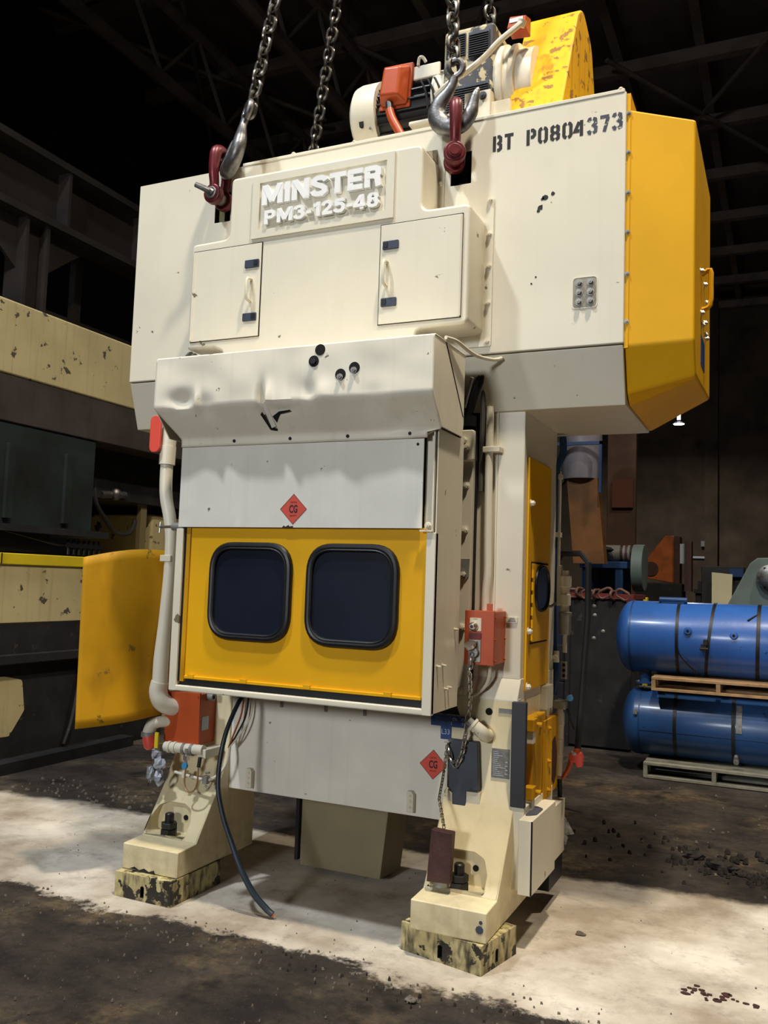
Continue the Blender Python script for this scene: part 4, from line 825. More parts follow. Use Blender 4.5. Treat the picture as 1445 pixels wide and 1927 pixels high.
block('support_block', -1.297, 3.768, .405, .30, .12, -.222, 'oil-stained cream block under the right foot, turned askew to it', [(.0, 0), (-.02, 1)])

# ---- rigging
APEX = Vector((-2.06, 4.4, 8.6))
def link_mesh():
    p = 0.0125; R = .0305; pts = []
    for i in range(8): a = PI*i/7; pts.append((R*math.cos(a), 0, p+R*math.sin(a)))
    for i in range(8): a = PI+PI*i/7; pts.append((R*math.cos(a), 0, -p+R*math.sin(a)))
    return MB().tube(pts, .0115, 8, closed=True, up=(0, 1, 0))
LK = None
def chain(start, end, n, label, twist=0., pitch=.0635):
    global LK
    start = Vector(start); d = (Vector(end)-start).normalized()
    root = empty('lifting_chain', start, label, 'chain', 'chains lifting the press')
    q = d.to_track_quat('Z', 'Y')
    for k in range(n):
        c = start+d*(pitch*(k+.5)); r = (q @ Matrix.Rotation(twist+PI/2*(k % 2)+.12*math.sin(k*1.7), 3, 'Z').to_quaternion()).to_euler()
        if LK is None:
            LK = obj('chain_link', link_mesh(), CHAIN, root, origin=(0, 0, 0)); LK.location = c-ORIG[root.name]; LK.rotation_euler = r
        else: dup(LK, c, root, r)
    return root
def shackle(cx, cy, cz, lean, label, handle):
    """bow shackle whose pin runs front to back through the crown slot"""
    root = empty('bow_shackle', (cx, cy, cz), label, 'shackle', 'shackles on the crown')
    g = .050; pts = [(0, -g, -.01), (0, -g, .06), (0, -g-.010, .12), (0, -g-.008, .19), (0, -.045, .245), (0, 0, .262), (0, .045, .245), (0, g+.008, .19), (0, g+.010, .12), (0, g, .06), (0, g, -.01)]
    def T(v): v = Vector(v); return Vector((cx+v.x*math.cos(lean)-v.y*math.sin(lean), cy+v.x*math.sin(lean)+v.y*math.cos(lean), cz+v.z))
    rr = [.029, .026, .028, .031, .033, .034, .033, .031, .028, .026, .029]
    obj('bow', MB().tube([T(p) for p in pts], rr, 14, 4), MAROON, root)
    for s_ in (-1, 1): obj('bow_ear', MB().cyl(T((0, s_*g-.024, 0)), T((0, s_*g+.024, 0)), .054, n=24), MAROON, root, bevel=.010)
    pn = obj('shackle_pin', MB().cyl(T((0, -g-.034, 0)), T((0, g+.03, 0)), .034, n=20), MAROON if not handle else STEEL, root, bevel=.005)
    if handle: obj('pin_lug', MB().tube([T((0, -g-.025, 0)), T((-.02, -g-.05, .012)), T((-.07, -g-.075, .034))], [.026, .017, .014], 10, 3), STEEL, pn)
    else: obj('pin_face', MB().cyl(T((0, -g-.034, 0)), T((0, -g-.037, 0)), .024, n=20), MAROON, pn)
    return root
def hook(c, rot, sc, label, tilt=0.):
    """sling hook drawn in its own plane (u, z), eye at the top"""
    root = empty('sling_hook', c, label, 'hook', 'hooks between chains and shackles')
    c = Vector(c)
    R_ = Matrix.Rotation(tilt, 3, 'Y') @ Matrix.Rotation(rot, 3, 'Z')
    def T(u, y, z): return c+R_ @ Vector((u, y, z))*sc
    eye = [(.042*math.cos(2*PI*i/16), .042*math.sin(2*PI*i/16)) for i in range(16)]
    obj('hook_eye', MB().tube([T(a, 0, b) for a, b in eye], .017*sc, 10, closed=True, up=T(0, 1, 0)-c), STEEL, root)
    path = [(-.005, -.045), (-.012, -.08), (-.035, -.12), (-.075, -.165), (-.09, -.215), (-.07, -.268), (-.015, -.30), (.05, -.29), (.088, -.245), (.10, -.20), (.112, -.155), (.125, -.125)]
    rad = [.024, .025, .032, .041, .047, .050, .050, .045, .037, .029, .021, .007]
    obj('hook_body', MB().tube([T(a, 0, b) for a, b in path], [r*sc for r in rad], 14, 4, up=T(0, 1, 0)-c, sx=.76), STEEL, root)
    return root
shackle(-1.457, 3.868, 3.668, .36, 'maroon bow shackle in the right crown slot beside the stencilled number', 0)
shackle(-2.832, 3.860, 3.675, .02, 'maroon bow shackle with steel pin lug in the left crown slot', 1)
hook((-1.468, 3.868, 4.125), .0, .99, 'grey forged hook seen face-on, hanging beside the stencilled number')
hook((-2.632, 3.805, 4.11), 2.42, 1.1, 'grey forged hook seen edge-on, holding the left shackle', .34)
chain((-1.472, 3.868, 4.10), APEX+Vector((.25, -.2, 0)), 44, 'front chain above the face-on hook, hanging straight over the motor drive', .2)
chain((-2.628, 3.82, 4.085), APEX+Vector((0, -.2, -.3)), 44, 'slanting chain above the edge-on hook at the left crown slot', .9)
# the two rear slings, made fast to rings on the rear of the crown
for (x, tx, lab, tw) in ((-2.86, -2.1, 'rear chain passing behind the crown beside the cream motor cover', .3), (-1.49, -1.93, 'short visible rear chain behind the clutch, above the orange terminal box', .5)):
    chain((x, 4.80, 3.90), (tx, 4.62, 8.6), 44, lab, tw)
    P('rear_lift_ring', MB().tube([(x+.05*math.cos(2*PI*i/14), 4.80, 3.91+.05*math.sin(2*PI*i/14)) for i in range(14)], .014, 8, closed=True, up=(0, 1, 0)), STEEL)

# ---- safety block hung on the locking-plug chain
sb = empty('safety_block', (-1.378, 3.73, .30), 'rusty brown safety block hung on thin chain against the right foot', 'safety block')
SMALL = None
obj('block_body', MB().add([(-1.430, 3.70, .295), (-1.322, 3.70, .30), (-1.318, 3.70, .515), (-1.415, 3.70, .52), (-1.430, 3.735, .295), (-1.322, 3.735, .30), (-1.318, 3.75, .515), (-1.415, 3.75, .52)],
    [(0, 1, 2, 3), (5, 4, 7, 6), (0, 4, 5, 1), (1, 5, 6, 2), (2, 6, 7, 3), (3, 7, 4, 0)]), BROWN, sb, bevel=.003)
obj('block_stub', MB().cyl((-1.375, 3.74, .275), (-1.375, 3.74, .30), .035, n=18), ZINC, sb)
def runchain(pts, step, sz, mt, parent):
    P_ = [Vector(p) for p in pts]; L_ = []; acc = 0.
    for i in range(len(P_)-1):
        a, b = P_[i], P_[i+1]; d = (b-a).length; t = acc
        while t < d: L_.append((a+(b-a)*t/d, (b-a).normalized())); t += step
        acc = t-d
    first = None
    for k, (c, d) in enumerate(L_):
        r = (d.to_track_quat('Z', 'Y') @ Matrix.Rotation(PI/2*(k % 2)+.5, 3, 'Z').to_quaternion()).to_euler()
        if first is None:
            pts2 = [(sz*.36*math.cos(a), 0, (sz*.32 if math.sin(a) > 0 else -sz*.32)+sz*.36*math.sin(a)) for a in [2*PI*(i+.5)/10 for i in range(10)]]
            first = obj('chain_link', MB().tube(pts2, sz*.13, 5, closed=True, up=(0, 1, 0)), mt, parent, origin=(0, 0, 0)); first.location = c-ORIG[parent.name]; first.rotation_euler = r
        else: dup(first, c, parent, r)
runchain([(-1.290, 3.82, 1.275), (-1.30, 3.83, 1.20), (-1.318, 3.90, 1.10), (-1.334, 3.93, 1.01), (-1.346, 3.935, .91), (-1.362, 3.935, .815), (-1.380, 3.935, .77), (-1.398, 3.935, .762), (-1.418, 3.935, .785), (-1.430, 3.935, .835)], .0225, .027, CHROME, sb)
runchain([(-1.436, 3.94, .85), (-1.446, 3.93, .73), (-1.440, 3.86, .62), (-1.372, 3.75, .52)], .0145, .018, mat('dark_chain', (120, 110, 90), .45, metal=.6), sb)
obj('chain_staple', MB().tube([(-1.445, 4.0, .85), (-1.445, 3.93, .862), (-1.43, 3.93, .862), (-1.43, 4.0, .85)], .005, 6), ZINC, sb)
# ---- power cord to the floor
hp = MB().tube([(-2.60, 3.93, .975), (-2.54, 3.90, .985), (-2.515, 3.80, .96), (-2.52, 3.70, .80), (-2.518, 3.66, .60), (-2.478, 3.65, .455), (-2.42, 3.65, .33), (-2.36, 3.65, .215), (-2.29, 3.66, .11), (-2.225, 3.675, .045), (-2.19, 3.68, .022)], [.011, .011, .0115, .012, .012, .0125, .013, .0145, .0155, .0155, .014], 10, 6)
pc = obj('power_cord', hp, mat('blue_black_rubber', (26, 40, 52), .45, var=.15), origin=(-2.19, 3.68, .01)); tag(pc, 'dark blue rubber cord drooping from the left leg to the floor', 'cord')
obj('cut_end', MB().cyl((-2.192, 3.679, .024), (-2.182, 3.682, .017), .008, n=10), ORGD, pc)
# ================================================================== LEFT: LARGE OLD PRESS STANDING ALONGSIDE
bp = empty('old_press', (-6.2, 5.5, 0), 'huge old press of grimy cream beams along the left edge', 'press')
def B(name, mb, mt, parent=None, **k): return obj(name, mb, mt, parent or bp, **k)
B('crown_beam', MB().box(-6.9, -5.6, 2.0, 8.6, 3.14, 3.74), OLDCREAM, bevel=.02)
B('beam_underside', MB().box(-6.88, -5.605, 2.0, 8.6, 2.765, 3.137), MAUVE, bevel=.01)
sl_ = B('slide', MB().box(-6.7, -5.62, 2.2, 6.02, 1.95, 2.765), TEAL, bevel=.01)
for k in range(6): B('slide_rib', MB().box(-5.62, -5.585, 2.55+.62*k, 2.62+.62*k, 2.0, 2.6), TEAL, sl_)
B('slide_flange', MB().box(-6.72, -5.58, 2.2, 6.2, 1.90, 1.955), SOOT, sl_)
B('upper_die', MB().box(-6.6, -5.7, 2.4, 5.62, 1.74, 1.90), BLACK)
B('rear_slide', MB().box(-6.9, -5.9, 6.3, 8.4, 2.30, 2.765), SOOT)
B('bolster_rail', MB().box(-5.66, -5.585, 2.0, 7.2, 1.632, 1.724), OLDYEL, bevel=.008)
B('rail_joint', MB().box(-5.584, -5.580, 5.02, 5.03, 1.635, 1.722), SOOT)
B('bolster', MB().box(-6.9, -5.6, 2.0, 7.2, 1.165, 1.70), OLDCREAM, bevel=.01)
B('bolster_foot', MB().box(-6.9, -5.605, 2.0, 7.2, .92, 1.165), SOOT)
B('bed_ledge', MB().box(-6.9, -5.57, 2.0, 7.2, .84, .92), SOOT, bevel=.01)
B('bed_base', MB().box(-6.9, -5.66, 2.0, 7.2, 0, .84), SOOT, bevel=.01)
B('bare_patch', MB().prism(rpoly([(4.2, .30), (5.28, .26), (5.42, .45), (5.38, .70), (5.2, .74), (4.2, .76)], .04), 'x', -5.66, -5.655), OLDCREAM, smooth=0)
B('frayed_cable', MB().tube([(-5.63, 6.02, .83), (-5.60, 5.95, .55), (-5.6, 5.9, .3), (-5.62, 5.85, .12)], .02, 6, 4), SOOT)
B('base_step', MB().box(-6.9, -5.5, 2.0, 6.6, 0, .09), SOOT)
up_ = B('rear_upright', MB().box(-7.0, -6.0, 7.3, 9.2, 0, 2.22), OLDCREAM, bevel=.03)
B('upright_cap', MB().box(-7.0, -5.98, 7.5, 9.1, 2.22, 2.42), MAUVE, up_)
B('vertical_bar', MB().box(-5.99, -5.94, 7.05, 7.14, 1.70, 2.45), mat('tan_bar', (120, 108, 78), .6), up_)
B('hanging_hose', MB().tube([(-5.92, 6.35, 2.45), (-5.9, 6.36, 2.25), (-5.9, 6.5, 2.10), (-5.9, 6.65, 1.98), (-5.9, 6.85, 1.99), (-5.92, 6.95, 2.12)], .022, 8, 5), SOOT, up_)
B('hose_head', MB().cyl((-5.9, 6.42, 2.33), (-5.9, 6.75, 2.36), .035, n=12).ball((-5.88, 6.6, 2.35), .06, 10), STEEL, up_)
mn = B('valve_bank', MB().box(-5.66, -5.62, 5.74, 6.18, 1.80, 1.835), BLACK)
for k in range(7): B('valve_tip', MB().cyl((-5.64, 5.78+.062*k, 1.74), (-5.64, 5.78+.062*k, 1.87), .013, n=8), BLACK, mn)
B('valve_lead', MB().tube([(-5.64, 5.1, 1.90), (-5.63, 5.35, 1.86), (-5.63, 5.6, 1.82), (-5.64, 5.76, 1.815)], .007, 6, 4), BLACK, mn)
B('grey_gauge', MB().box(-6.02, -5.98, 6.75, 6.95, 2.42, 2.5), NAVY, up_)

# ================================================================== RIGHT: TANKS ON PALLETS
def tank(zc, yc, r, x0, x1, mt, label, name='air_tank'):
    root = empty(name, ((x0+x1)/2, yc, zc-r), label, 'tank', 'blue tanks on pallets')
    prof = [(r*(.30-.30*math.cos(a)) if False else .46*r*(1-math.sin(PI/2-a)), r*math.sin(a)) for a in [PI/2*i/10 for i in range(11)]]
    prof[0] = (0, .002); L_ = x1-x0
    prof = prof+[(L_-p, q) for p, q in prof[::-1]]
    obj('shell', MB().lathe((x0, yc, zc), (1, 0, 0), prof, 56), mt, root, smooth=50)
    return root
t1 = tank(1.182, 8.30, .32, -1.40, 1.15, TANKB, 'upper bright blue air tank strapped on its pallet')
def TP(name, mb, mt, **k): return obj(name, mb, mt, t1, **k)
def hoop(x, y, z, r, wd, skew=0.):
    b = MB(); n = 48
    pts = [Vector((x+skew*math.sin(2*PI*i/n)*.3, y-(r+.002)*math.cos(2*PI*i/n), z+(r+.002)*math.sin(2*PI*i/n))) for i in range(n)]
    out = [Vector((p.x, y+(p.y-y)*1.012, z+(p.z-z)*1.012)) for p in pts]
    vs = []
    for p in out: vs += [p+Vector((-wd/2, 0, 0)), p+Vector((wd/2, 0, 0))]
    return b.add(vs, [(2*i, 2*i+1, (2*i+3) % (2*n), (2*i+2) % (2*n)) for i in range(n)])
for (x, wd, sk) in ((-.845, .026, 0), (-.585, .026, .12), (-.20, .030, .03), (.3, .026, 0)): TP('strap', hoop(x, 8.30, 1.182, .32, wd, sk), BLACK)
TP('strap', MB().tube([(-.845, 7.978, 1.15), (-.82, 7.988, 1.06), (-.75, 8.02, .97), (-.68, 8.08, .90)], .006, 6, 4), BLACK)
TP('strap_tail', MB().tube([(-.28, 8.04, 1.37), (-.22, 8.08, 1.41), (-.20, 8.09, 1.42)], .010, 6), BLACK)
bk_ = TP('ratchet_buckle', MB().box(-.645, -.60, 7.945, 7.975, 1.10, 1.16).box(-.625, -.59, 7.94, 7.97, 1.15, 1.20).cyl((-.655, 7.95, 1.12), (-.585, 7.95, 1.12), .012, n=8), SOOT, bevel=.004)
for (x, z) in ((-.752, 1.262), (-.385, 1.243)):
    f_ = TP('port', MB().lathe((x, 7.985, z), (0, -1, 0), [(0, .034), (.012, .034), (.014, .026), (.03, .024)], 20), TANKB)
    obj('port_bore', MB().cyl((x, 7.954, z), (x, 7.953, z), .012, n=14), HOLE, f_)
TP('top_fitting', MB().cyl((-1.02, 8.22, 1.52), (-.78, 8.22, 1.52), .026, n=14).box(-1.0, -.80, 8.20, 8.25, 1.47, 1.52), TANKD, bevel=.006)
TP('weld_seam', hoop(-1.245, 8.30, 1.182, .3196, .012), TANKD)
TP('underside_port', MB().cyl((-1.13, 8.2, .78), (-1.13, 8.2, .90), .05, n=16).cyl((-1.13, 8.2, .775), (-1.13, 8.2, .79), .09, n=18), TANKD)
t2 = tank(.436, 8.30, .30, -1.335, 1.15, TANKD, 'lower dark blue air tank between the two pallets')
obj('strap', hoop(-.86, 8.30, .436, .30, .028), BLACK, t2); obj('strap', hoop(-.39, 8.30, .436, .30, .03), SOOT, t2)
obj('tape_patch', MB().add(hoop(-.345, 8.30, .436, .302, .045).v[0:14], [(0, 1, 3, 2), (2, 3, 5, 4), (4, 5, 7, 6), (6, 7, 9, 8), (8, 9, 11, 10), (10, 11, 13, 12)]), GREYTAG, t2)
obj('weld_seam', hoop(-1.16, 8.30, .436, .2996, .010), BLUEF, t2)
obj('long_seam', MB().box(-1.15, 1.0, 8.001, 8.005, .385, .393), BLUEF, t2)
obj('drain_plug', MB().cyl((-.365, 8.0, .22), (-.365, 7.96, .20), .022, n=12).cyl((-.365, 7.98, .25), (-.365, 7.955, .235), .016, n=12), ZINC, t2)
obj('nose_tag', MB().box(-1.20, -1.17, 7.985, 8.0, .52, .56), GREYTAG, t2)
def pallet(x0, x1, y0, y1, z0, h_, mt, label):
    root = empty('pallet', ((x0+x1)/2, (y0+y1)/2, z0), label, 'pallet', 'pallets under the tanks')
    t = .022; n = 6
    for k in range(n):
        ya = y0+(y1-y0-.09)*k/(n-1)
        for zz in (z0, z0+h_-t):
            if zz == z0 and k not in (0, 2, 3, 5): continue
            obj('deck_board', MB().box(x0, x1, ya, ya+.09, zz, zz+t), mt, root, bevel=.002)
    for x in (x0, (x0+x1)/2-.45, (x0+x1)/2, x1-.04):
        obj('stringer', MB().box(x, x+.035, y0+.002, y1-.002, z0+t, z0+h_-t), mt, root, bevel=.002)
    return root
pallet(-1.04, .9, 7.90, 8.70, .745, .115, WOOD, 'tan wooden pallet wedged between the two blue tanks')
pallet(-1.10, .9, 7.90, 8.70, .005, .13, WOODG, 'weathered grey pallet on the floor under the lower tank')

# ---- dark scrap bin with red rim, chains draped on it
sbn = empty('scrap_bin', (-1.68, 9.4, 0), 'tall sooty steel bin with red rim left of the tanks', 'bin')
obj('bin_body', MB().box(-2.02, -1.38, 9.02, 9.8, .02, 1.50), SOOT, sbn, bevel=.01)
obj('red_rim', MB().box(-2.04, -1.36, 9.0, 9.03, 1.50, 1.55).box(-2.04, -1.36, 9.79, 9.82, 1.50, 1.55).box(-2.04, -2.01, 9.03, 9.79, 1.50, 1.55).box(-1.39, -1.36, 9.03, 9.79, 1.50, 1.55), mat('dull_red', (112, 34, 34), .6, var=.2), sbn)
obj('red_corner', MB().box(-1.43, -1.37, 8.995, 9.03, .9, 1.5), mat('dark_red', (84, 28, 32), .6, var=.2), sbn)
obj('side_lip', MB().box(-2.03, -1.99, 8.99, 9.02, .0, 1.5), SOOT, sbn)
for k in range(5): obj('weld_splash', MB().ball((-1.75+.09*random.uniform(-1, 1), 9.018, 1.1+.13*k*random.uniform(.5, 1)), .022, 6, (1, .2, .8)), ZINC, sbn)
lc = empty('loose_chain', (-1.75, 9.03, 1.55), 'rusty heavy chain draped along the red bin rim', 'chain')
lk0 = None
for k in range(7):
    c = Vector((-1.98+.085*k, 9.012, 1.545+.012*math.sin(k*2.1))); r = (0, PI/2+(.5 if k > 3 else .1)*math.sin(k*1.3), (k % 2)*1.2)
    if lk0 is None:
        lk0 = obj('heavy_link', MB().tube([(.04*math.cos(a), 0, (.03 if math.sin(a) > 0 else -.03)+.04*math.sin(a)) for a in [2*PI*(i+.5)/12 for i in range(12)]], .016, 8, closed=True, up=(0, 1, 0)), mat('rusty_link', (104, 74, 66), .6, metal=.3, var=.3, scale=20), lc, origin=(0, 0, 0)); lk0.location = c-ORIG[lc.name]; lk0.rotation_euler = r
    else: dup(lk0, c, lc, r)
tag(obj('plastic_tub', MB().lathe((-2.175, 9.35, 1.0), (0, 0, 1), [(0, .11), (.2, .12), (.42, .13)], 24), mat('tub_navy', (36, 40, 62), .5)), 'navy plastic tub on a crate, half behind the air pipes', 'tub')
tag(obj('crate', MB().box(-2.30, -2.045, 9.15, 9.6, 0, .62).box(-2.28, -2.06, 9.2, 9.55, .62, 1.0), SOOT, bevel=.01), 'black crate carrying the navy tub', 'crate')
tag(obj('paper_scrap', MB().add([(-2.10, 9.20, 1.18), (-2.02, 9.19, 1.16), (-2.0, 9.20, 1.29), (-2.07, 9.21, 1.27), (-2.10, 9.206, 1.18), (-2.02, 9.196, 1.16), (-2.0, 9.206, 1.29), (-2.07, 9.216, 1.27)], [(0, 1, 2, 3), (5, 4, 7, 6), (0, 4, 5, 1), (1, 5, 6, 2), (2, 6, 7, 3), (3, 7, 4, 0)]), WHITE), 'torn white paper stuck on the navy tub', 'paper')
tag(obj('bollard', MB().box(-1.47, -1.36, 9.95, 10.05, 0, 1.52), OLDYEL, bevel=.01), 'small yellow post peeping over the upper tank nose', 'post')

# ---- blue frame machine with orange arm
fm = empty('blue_machine', (-2.4, 11.2, 0), 'tall blue machine with grey drum and orange arm behind the press', 'machine')
def F(name, mb, mt, parent=None, **k): return obj(name, mb, mt, parent or fm, **k)
F('blue_column', MB().box(-2.95, -2.62, 10.6, 10.95, 0, 4.2), BLUEF, bevel=.02)
for k in range(3): F('column_rib', MB().box(-2.60+.045*k, -2.575+.045*k, 10.6, 10.63, 1.6, 2.9), BLUEF)
F('teal_panel', MB().prism([(-2.66, 2.75), (-2.48, 2.95), (-2.46, 3.6), (-2.66, 3.6)], 'y', 10.85, 10.95), TEAL)
dr = F('grey_drum', MB().cyl((-2.30, 10.95, 2.95), (-2.30, 10.95, 4.2), .24, n=28), mat('drum_grey', (120, 116, 124), .4, var=.2))
F('drum_band', MB().box(-2.62, -2.0, 10.62, 10.66, 3.34, 3.38), BLUEF, dr)
F('band_post', MB().box(-2.03, -2.0, 10.62, 10.66, 2.75, 3.38), BLUEF, dr)
F('orange_arm', MB().add([(-2.46, 10.8, 2.95), (-2.08, 10.8, 2.95), (-1.98, 10.8, 1.9), (-2.36, 10.8, 1.9), (-2.46, 11.0, 2.95), (-2.08, 11.0, 2.95), (-1.98, 11.0, 1.9), (-2.36, 11.0, 1.9)], [(3, 2, 1, 0), (4, 5, 6, 7), (0, 1, 5, 4), (1, 2, 6, 5), (2, 3, 7, 6), (3, 0, 4, 7)]), mat('amber_arm', (112, 72, 28), .6, var=.3, scale=3))
bpn = empty('steel_panel', (-2.08, 12.7, 0), 'tall brown steel panel standing behind the orange arm', 'panel')
obj('panel_sheet', MB().box(-2.30, -1.90, 12.65, 12.75, 0, 4.85), BRNP, bpn, bevel=.01)
obj('panel_hatch', MB().box(-2.22, -1.93, 12.60, 12.65, 2.75, 3.15), mat('brick_brown', (92, 52, 36), .8), bpn)
ft = empty('motor_stand', (-2.1, 11.62, 0), 'blue tubular stand carrying a grey motor and flywheel', 'stand')
for (x, y) in ((-2.37, 11.37), (-1.95, 11.37), (-2.37, 11.97), (-1.95, 11.97)): obj('leg', MB().box(x, x+.09, y, y+.09, 0, 1.86), BLUEF, ft)
obj('stand_top', MB().box(-2.40, -1.80, 11.35, 12.08, 1.86, 1.95), BLUEF, ft, bevel=.01)
obj('back_panel', MB().box(-2.36, -1.86, 12.02, 12.05, .9, 1.86), BLUEF, ft)
gm = empty('spare_motor', (-1.95, 11.62, 1.95), 'grey spare motor with flywheel on the blue stand', 'motor')
obj('motor_body', MB().cyl((-2.12, 11.62, 2.06), (-1.80, 11.62, 2.06), .11, n=24), GREYTAG, gm)
for x in (-1.92, -1.86): obj('motor_band', MB().cyl((x, 11.62, 2.06), (x+.03, 11.62, 2.06), .118, n=24), BROWN, gm)
obj('flywheel', MB().cyl((-1.76, 11.62, 1.88), (-1.62, 11.62, 1.88), .30, n=36), SAGE, gm, bevel=.01)
obj('motor_cable', MB().tube([(-2.16, 11.37, 1.99), (-2.22, 11.34, 2.06), (-2.30, 11.32, 2.01), (-2.36, 11.32, 2.06)], .03, 8, 4), BLACK, gm)
obj('tarp_lump', MB().ball((-2.12, 11.42, 2.10), .09, 8, (1.6, 1, .5)), SOOT, gm)

# ---- orange plate machine, bench and pipe before the back wall
om = empty('orange_machine', (-1.7, 14.2, 0), 'rusty orange machine with triangular plate before the back wall', 'machine')
obj('triangular_plate', MB().prism([(-2.0, 2.0), (-1.66, 2.44), (-1.52, 2.44), (-1.52, 1.72), (-1.92, 1.78)], 'y', 14.0, 14.25), ORGD, om, bevel=.01)
obj('dark_edge', MB().box(-1.52, -1.44, 13.95, 14.3, 1.7, 2.43), BROWN, om)
obj('round_boss', MB().cyl((-1.86, 13.98, 1.93), (-1.86, 14.0, 1.93), .11, n=20), BROWN, om)
obj('machine_base', MB().box(-2.15, -1.40, 13.9, 14.5, 0, 1.72), SOOT, om, bevel=.02)
obj('orange_box', MB().box(-2.25, -2.03, 14.5, 14.7, 2.05, 2.24), ORGD, om)
obj('orange_stem', MB().box(-2.18, -2.10, 14.55, 14.65, 1.72, 2.05), ORGD, om)
obj('white_panel', MB().box(-1.44, -1.37, 14.0, 14.03, 2.02, 2.32), PALE, om)
obj('brown_frame', MB().box(-1.37, -1.27, 13.95, 14.2, 1.6, 2.36), BROWN, om)
bn = empty('work_bench', (-1.0, 14.4, 0), 'cluttered dark work bench beyond the tanks', 'bench')
obj('bench_top', MB().box(-1.24, -.30, 14.0, 14.8, 1.58, 1.64), SOOT, bn)
for x in (-1.22, -.80, -.40): obj('leg', MB().box(x, x+.08, 14.05, 14.13, 0, 1.58), SOOT, bn)
obj('bench_cabinet', MB().box(-1.10, -.82, 14.1, 14.7, .9, 1.58), TEAL, bn)
for i, (x, y, w1, h1, mt_, lab, nm, ct) in enumerate(((-1.03, 14.2, .34, .13, SOOT, 'black tool case lying on the dark bench', 'tool_case', 'case'), (-.79, 14.1, .09, .03, WHITE, 'white carton on the right of the dark bench', 'carton', 'box'), (-.62, 14.2, .12, .03, GREYTAG, 'grey tin beside the white carton on the bench', 'tin', 'tin'))):
    tag(obj(nm, MB().box(x-w1/2, x+w1/2, y, y+.2, 1.64, 1.64+h1), mt_, bevel=.006), lab, ct)
wp = tag(obj('wall_pipe', MB().tube([(-3.4, 33.93, 2.85), (-2.8, 33.93, 2.85), (-2.30, 33.93, 2.85), (-2.28, 33.93, 2.83), (-2.28, 33.93, .6)], .045, 8), PALE), 'thin pale pipe running along and down the back wall', 'pipe')
obj('pipe_box', MB().box(-2.75, -2.55, 33.8, 33.95, 3.25, 3.45), GREYTAG, wp)
# ---- sage coloured gusset with hub, far right
gp = empty('gusset_machine', (-.1, 9.6, 0), 'sage grey slanted machine frame with round hub behind the upper tank', 'machine')
obj('slanted_plate', MB().prism([(-1.0, .5), (-.31, 1.90), (-.24, 1.955), (.6, 1.99), (.6, 0), (-1.0, 0)], 'y', 9.45, 9.6), SAGE, gp, bevel=.012)
obj('hub', MB().lathe((-.12, 9.45, 1.76), (0, -1, 0), [(0, .13), (.05, .13), (.06, .10), (.10, .10), (.12, .06)], 28), STEEL, gp)
for k in range(6): obj('hub_bolt', MB().cyl((-.12+.105*math.cos(k*PI/3), 9.40, 1.76+.105*math.sin(k*PI/3)), (-.12+.105*math.cos(k*PI/3), 9.385, 1.76+.105*math.sin(k*PI/3)), .014, n=6), SOOT, gp)
sgnb = tag(obj('leaning_board', MB().add([(-.80, 11.40, .0), (-.62, 11.40, .0), (-.58, 11.66, 1.83), (-.82, 11.66, 1.85), (-.80, 11.43, .0), (-.62, 11.43, .0), (-.58, 11.69, 1.83), (-.82, 11.69, 1.85)], [(0, 1, 2, 3), (5, 4, 7, 6), (0, 4, 5, 1), (1, 5, 6, 2), (2, 6, 7, 3), (3, 7, 4, 0)]), mat('board_cream', (190, 184, 150), .7)), 'pale board leaning on a dark cupboard left of the sage frame', 'board')
cup = tag(obj('cupboard', MB().box(-.95, -.45, 11.75, 12.2, 0, 1.93), SOOT, bevel=.01), 'dark steel cupboard behind the pale board', 'cupboard')
obj('blue_tray', MB().box(-.62, -.46, 11.70, 11.75, 1.80, 1.90), BLUEF, cup)
# ---- hanging lamp far back
LX, LY, LZ = -2.94, 28, 6.72
hl = empty('pendant_lamp', (LX, LY, LZ), 'lit white high-bay lamp hanging over the back of the hall', 'lamp')
obj('lamp_shade', MB().lathe((LX, LY, LZ+.14), (0, 0, -1), [(0, .05), (.05, .055), (.07, .11), (.11, .165), (.125, .17)], 28), mat('lamp_white', (220, 220, 224), .4), hl)
obj('lamp_disc', MB().cyl((LX, LY, LZ+.015), (LX, LY, LZ), .16, n=28), LAMPM, hl)
obj('lamp_neck', MB().cyl((LX, LY, LZ+.14), (LX, LY, LZ+.30), .05, n=14), LAMPM, hl)
obj('lamp_cord', MB().cyl((LX, LY, LZ+.30), (LX, LY, 12.9), .012, n=6), SOOT, hl)
ld = bpy.data.lights.new('pendant_glow', 'AREA'); ld.shape = 'DISK'; ld.size = .32; ld.energy = 330; ld.color = (1, .92, .84)
lo = bpy.data.objects.new('pendant_glow', ld); COL.objects.link(lo); lo.parent = hl; lo.location = (0, 0, -.03)

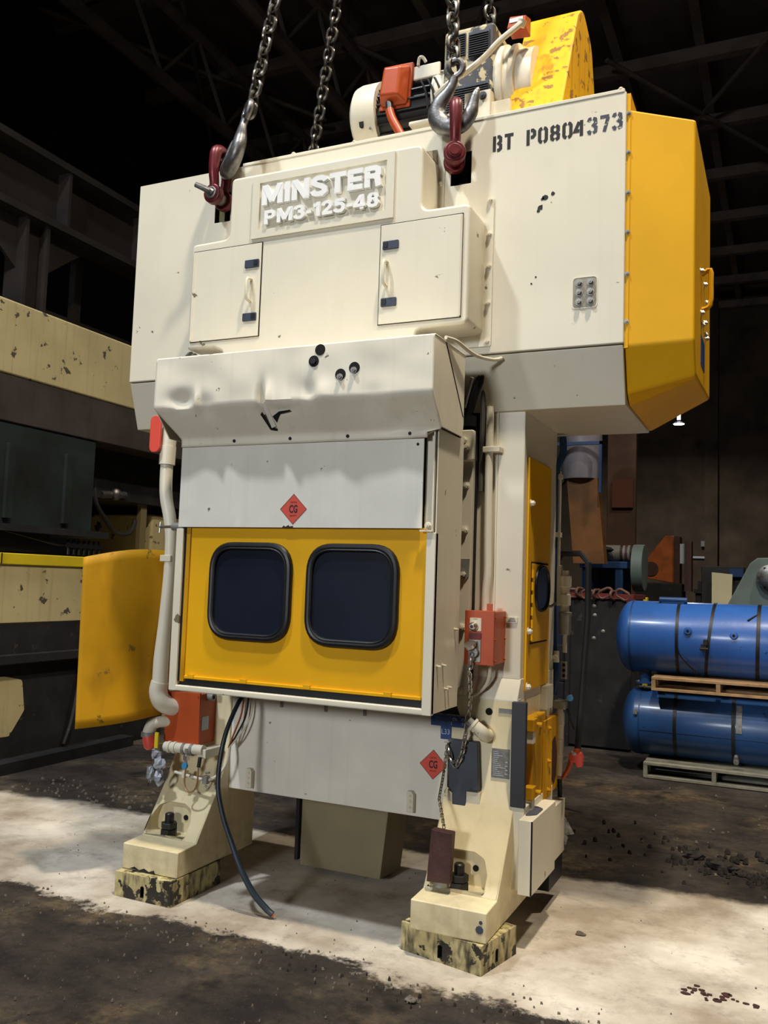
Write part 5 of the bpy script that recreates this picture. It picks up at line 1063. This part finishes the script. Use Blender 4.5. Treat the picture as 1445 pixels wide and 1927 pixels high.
# ================================================================== DEBRIS ON THE FLOOR
def pebble(seed, r):
    random.seed(seed); b = MB().ball((0, 0, 0), r, 12, (1.2, .85, .6))
    b.v = [v*(1+random.uniform(-.3, .3)) for v in b.v]; return b
peb = [obj('stone', pebble(k, .01), STONE, None, origin=(0, 0, 0)).data for k in range(3)]
for o in [o for o in COL.objects if o.name.startswith('stone')]: bpy.data.objects.remove(o)
random.seed(11)
gr = MB()
def scatter(n, x0, x1, y0, y1, r0, r1):
    for _ in range(n):
        x, y = random.uniform(x0, x1), random.uniform(y0, y1)
        if 3.45 < y < 4.1 and (-3.1 < x < -2.6 or -1.6 < x < -1.0): continue
        r = random.uniform(r0, r1)**1; s_ = random.choice((-1, 1))
        vs = [(x+r*random.uniform(.6, 1)*math.cos(a), y+r*random.uniform(.5, .9)*math.sin(a), 0) for a in [2*PI*i/5+random.random()*.4 for i in range(5)]]
        tp = [(x+(p[0]-x)*.6+random.uniform(-.2, .2)*r, y+(p[1]-y)*.6, r*random.uniform(.35, .7)+.004) for p in vs]
        gr.add(vs+tp, [(i, (i+1) % 5, 5+(i+1) % 5, 5+i) for i in range(5)]+[tuple(range(5, 10))])
scatter(260, -3.6, .6, 1.9, 3.38, .003, .008); scatter(160, -3.4, -.4, 3.2, 3.5, .004, .010)
scatter(140, -1.0, 2.5, 5.2, 7.6, .005, .016); scatter(120, -5.2, -3.2, 4.85, 5.3, .006, .02)
scatter(60, -4, 0, 3.5, 4.9, .002, .005)
tag(obj('gravel', gr, STONE, origin=(0, 0, 0), smooth=0), kind='stuff', label='loose grit and crumbs scattered over the dirty floor')
def stone(x, y, r, mt, label, cat='stone', seed=1, sq=.6):
    b = pebble(seed, r)
    for i, v in enumerate(b.v): b.v[i] = Vector((x+v.x, y+v.y, (v.z/r)*r*sq/.6*.9+r*.5*sq))
    o = obj('dirt_clod' if mt is CLOD else 'stone', b, mt, smooth=0); tag(o, label, cat); return o
stone(-2.16, 2.16, .045, CLOD, 'black lump of oily dirt on the dark floor at lower left', 'clod', 3, .7)
stone(-2.215, 2.17, .026, CLOD, 'smaller black crumb beside the lump at lower left', 'clod', 4, .7)
stone(-1.30, 3.25, .022, STONE, 'flat grey stone in front of the askew support block', 'stone', 5)
stone(-.86, 4.22, .018, STONE, 'rounded pebble on the pale slab right of the press', 'stone', 6)
stone(-.50, 5.75, .05, CLOD, 'dark clod on the soil right of the press', 'clod', 7, .6)
stone(-.33, 5.62, .07, CLOD, 'largest dark clod behind the pale slab at right', 'clod', 8, .5)
stone(-.22, 5.55, .035, CLOD, 'dark clod next to the largest one', 'clod', 9, .5)
dc = MB(); random.seed(21)
for (cx, cy, sx_, sy_, n, r0, r1) in ((-.42, 5.72, .22, .16, 60, .008, .03), (-.05, 5.45, .12, .10, 40, .006, .022), (-2.19, 2.17, .07, .04, 30, .004, .016), (-.9, 5.9, .3, .25, 26, .006, .02), (-1.5, 3.3, .4, .05, 30, .003, .009)):
    for _ in range(n):
        x, y, r = random.gauss(cx, sx_), random.gauss(cy, sy_), random.uniform(r0, r1)
        vs = [(x+r*random.uniform(.6, 1.1)*math.cos(a), y+r*random.uniform(.6, 1)*math.sin(a), 0) for a in [2*PI*i/6+random.random()*.3 for i in range(6)]]
        tp = [(x+(p[0]-x)*.55+random.uniform(-.2, .2)*r, y+(p[1]-y)*.55, r*random.uniform(.6, 1)+.006) for p in vs]
        dc.add(vs+tp, [(i, (i+1) % 6, 6+(i+1) % 6, 6+i) for i in range(6)]+[tuple(range(6, 12))])
tag(obj('dirt_crumbs', dc, CLOD, origin=(0, 0, 0), smooth=0), kind='stuff', label='black crumbs of oily dirt strewn around the larger clods')
fk = MB()
random.seed(5)
for k in range(26):
    x = -.28+random.gauss(0, .07); y = 3.86+random.gauss(0, .025); r = random.uniform(.006, .022); n = 6
    fk.prism([(x+r*random.uniform(.5, 1.2)*math.cos(2*PI*i/n), y+r*.6*random.uniform(.5, 1.2)*math.sin(2*PI*i/n)) for i in range(n)], 'z', 0, .006)
tag(obj('leaf_litter', fk, BROWN, origin=(0, 0, 0), smooth=0), kind='stuff', label='dark flaky scraps on the pale slab at lower right')
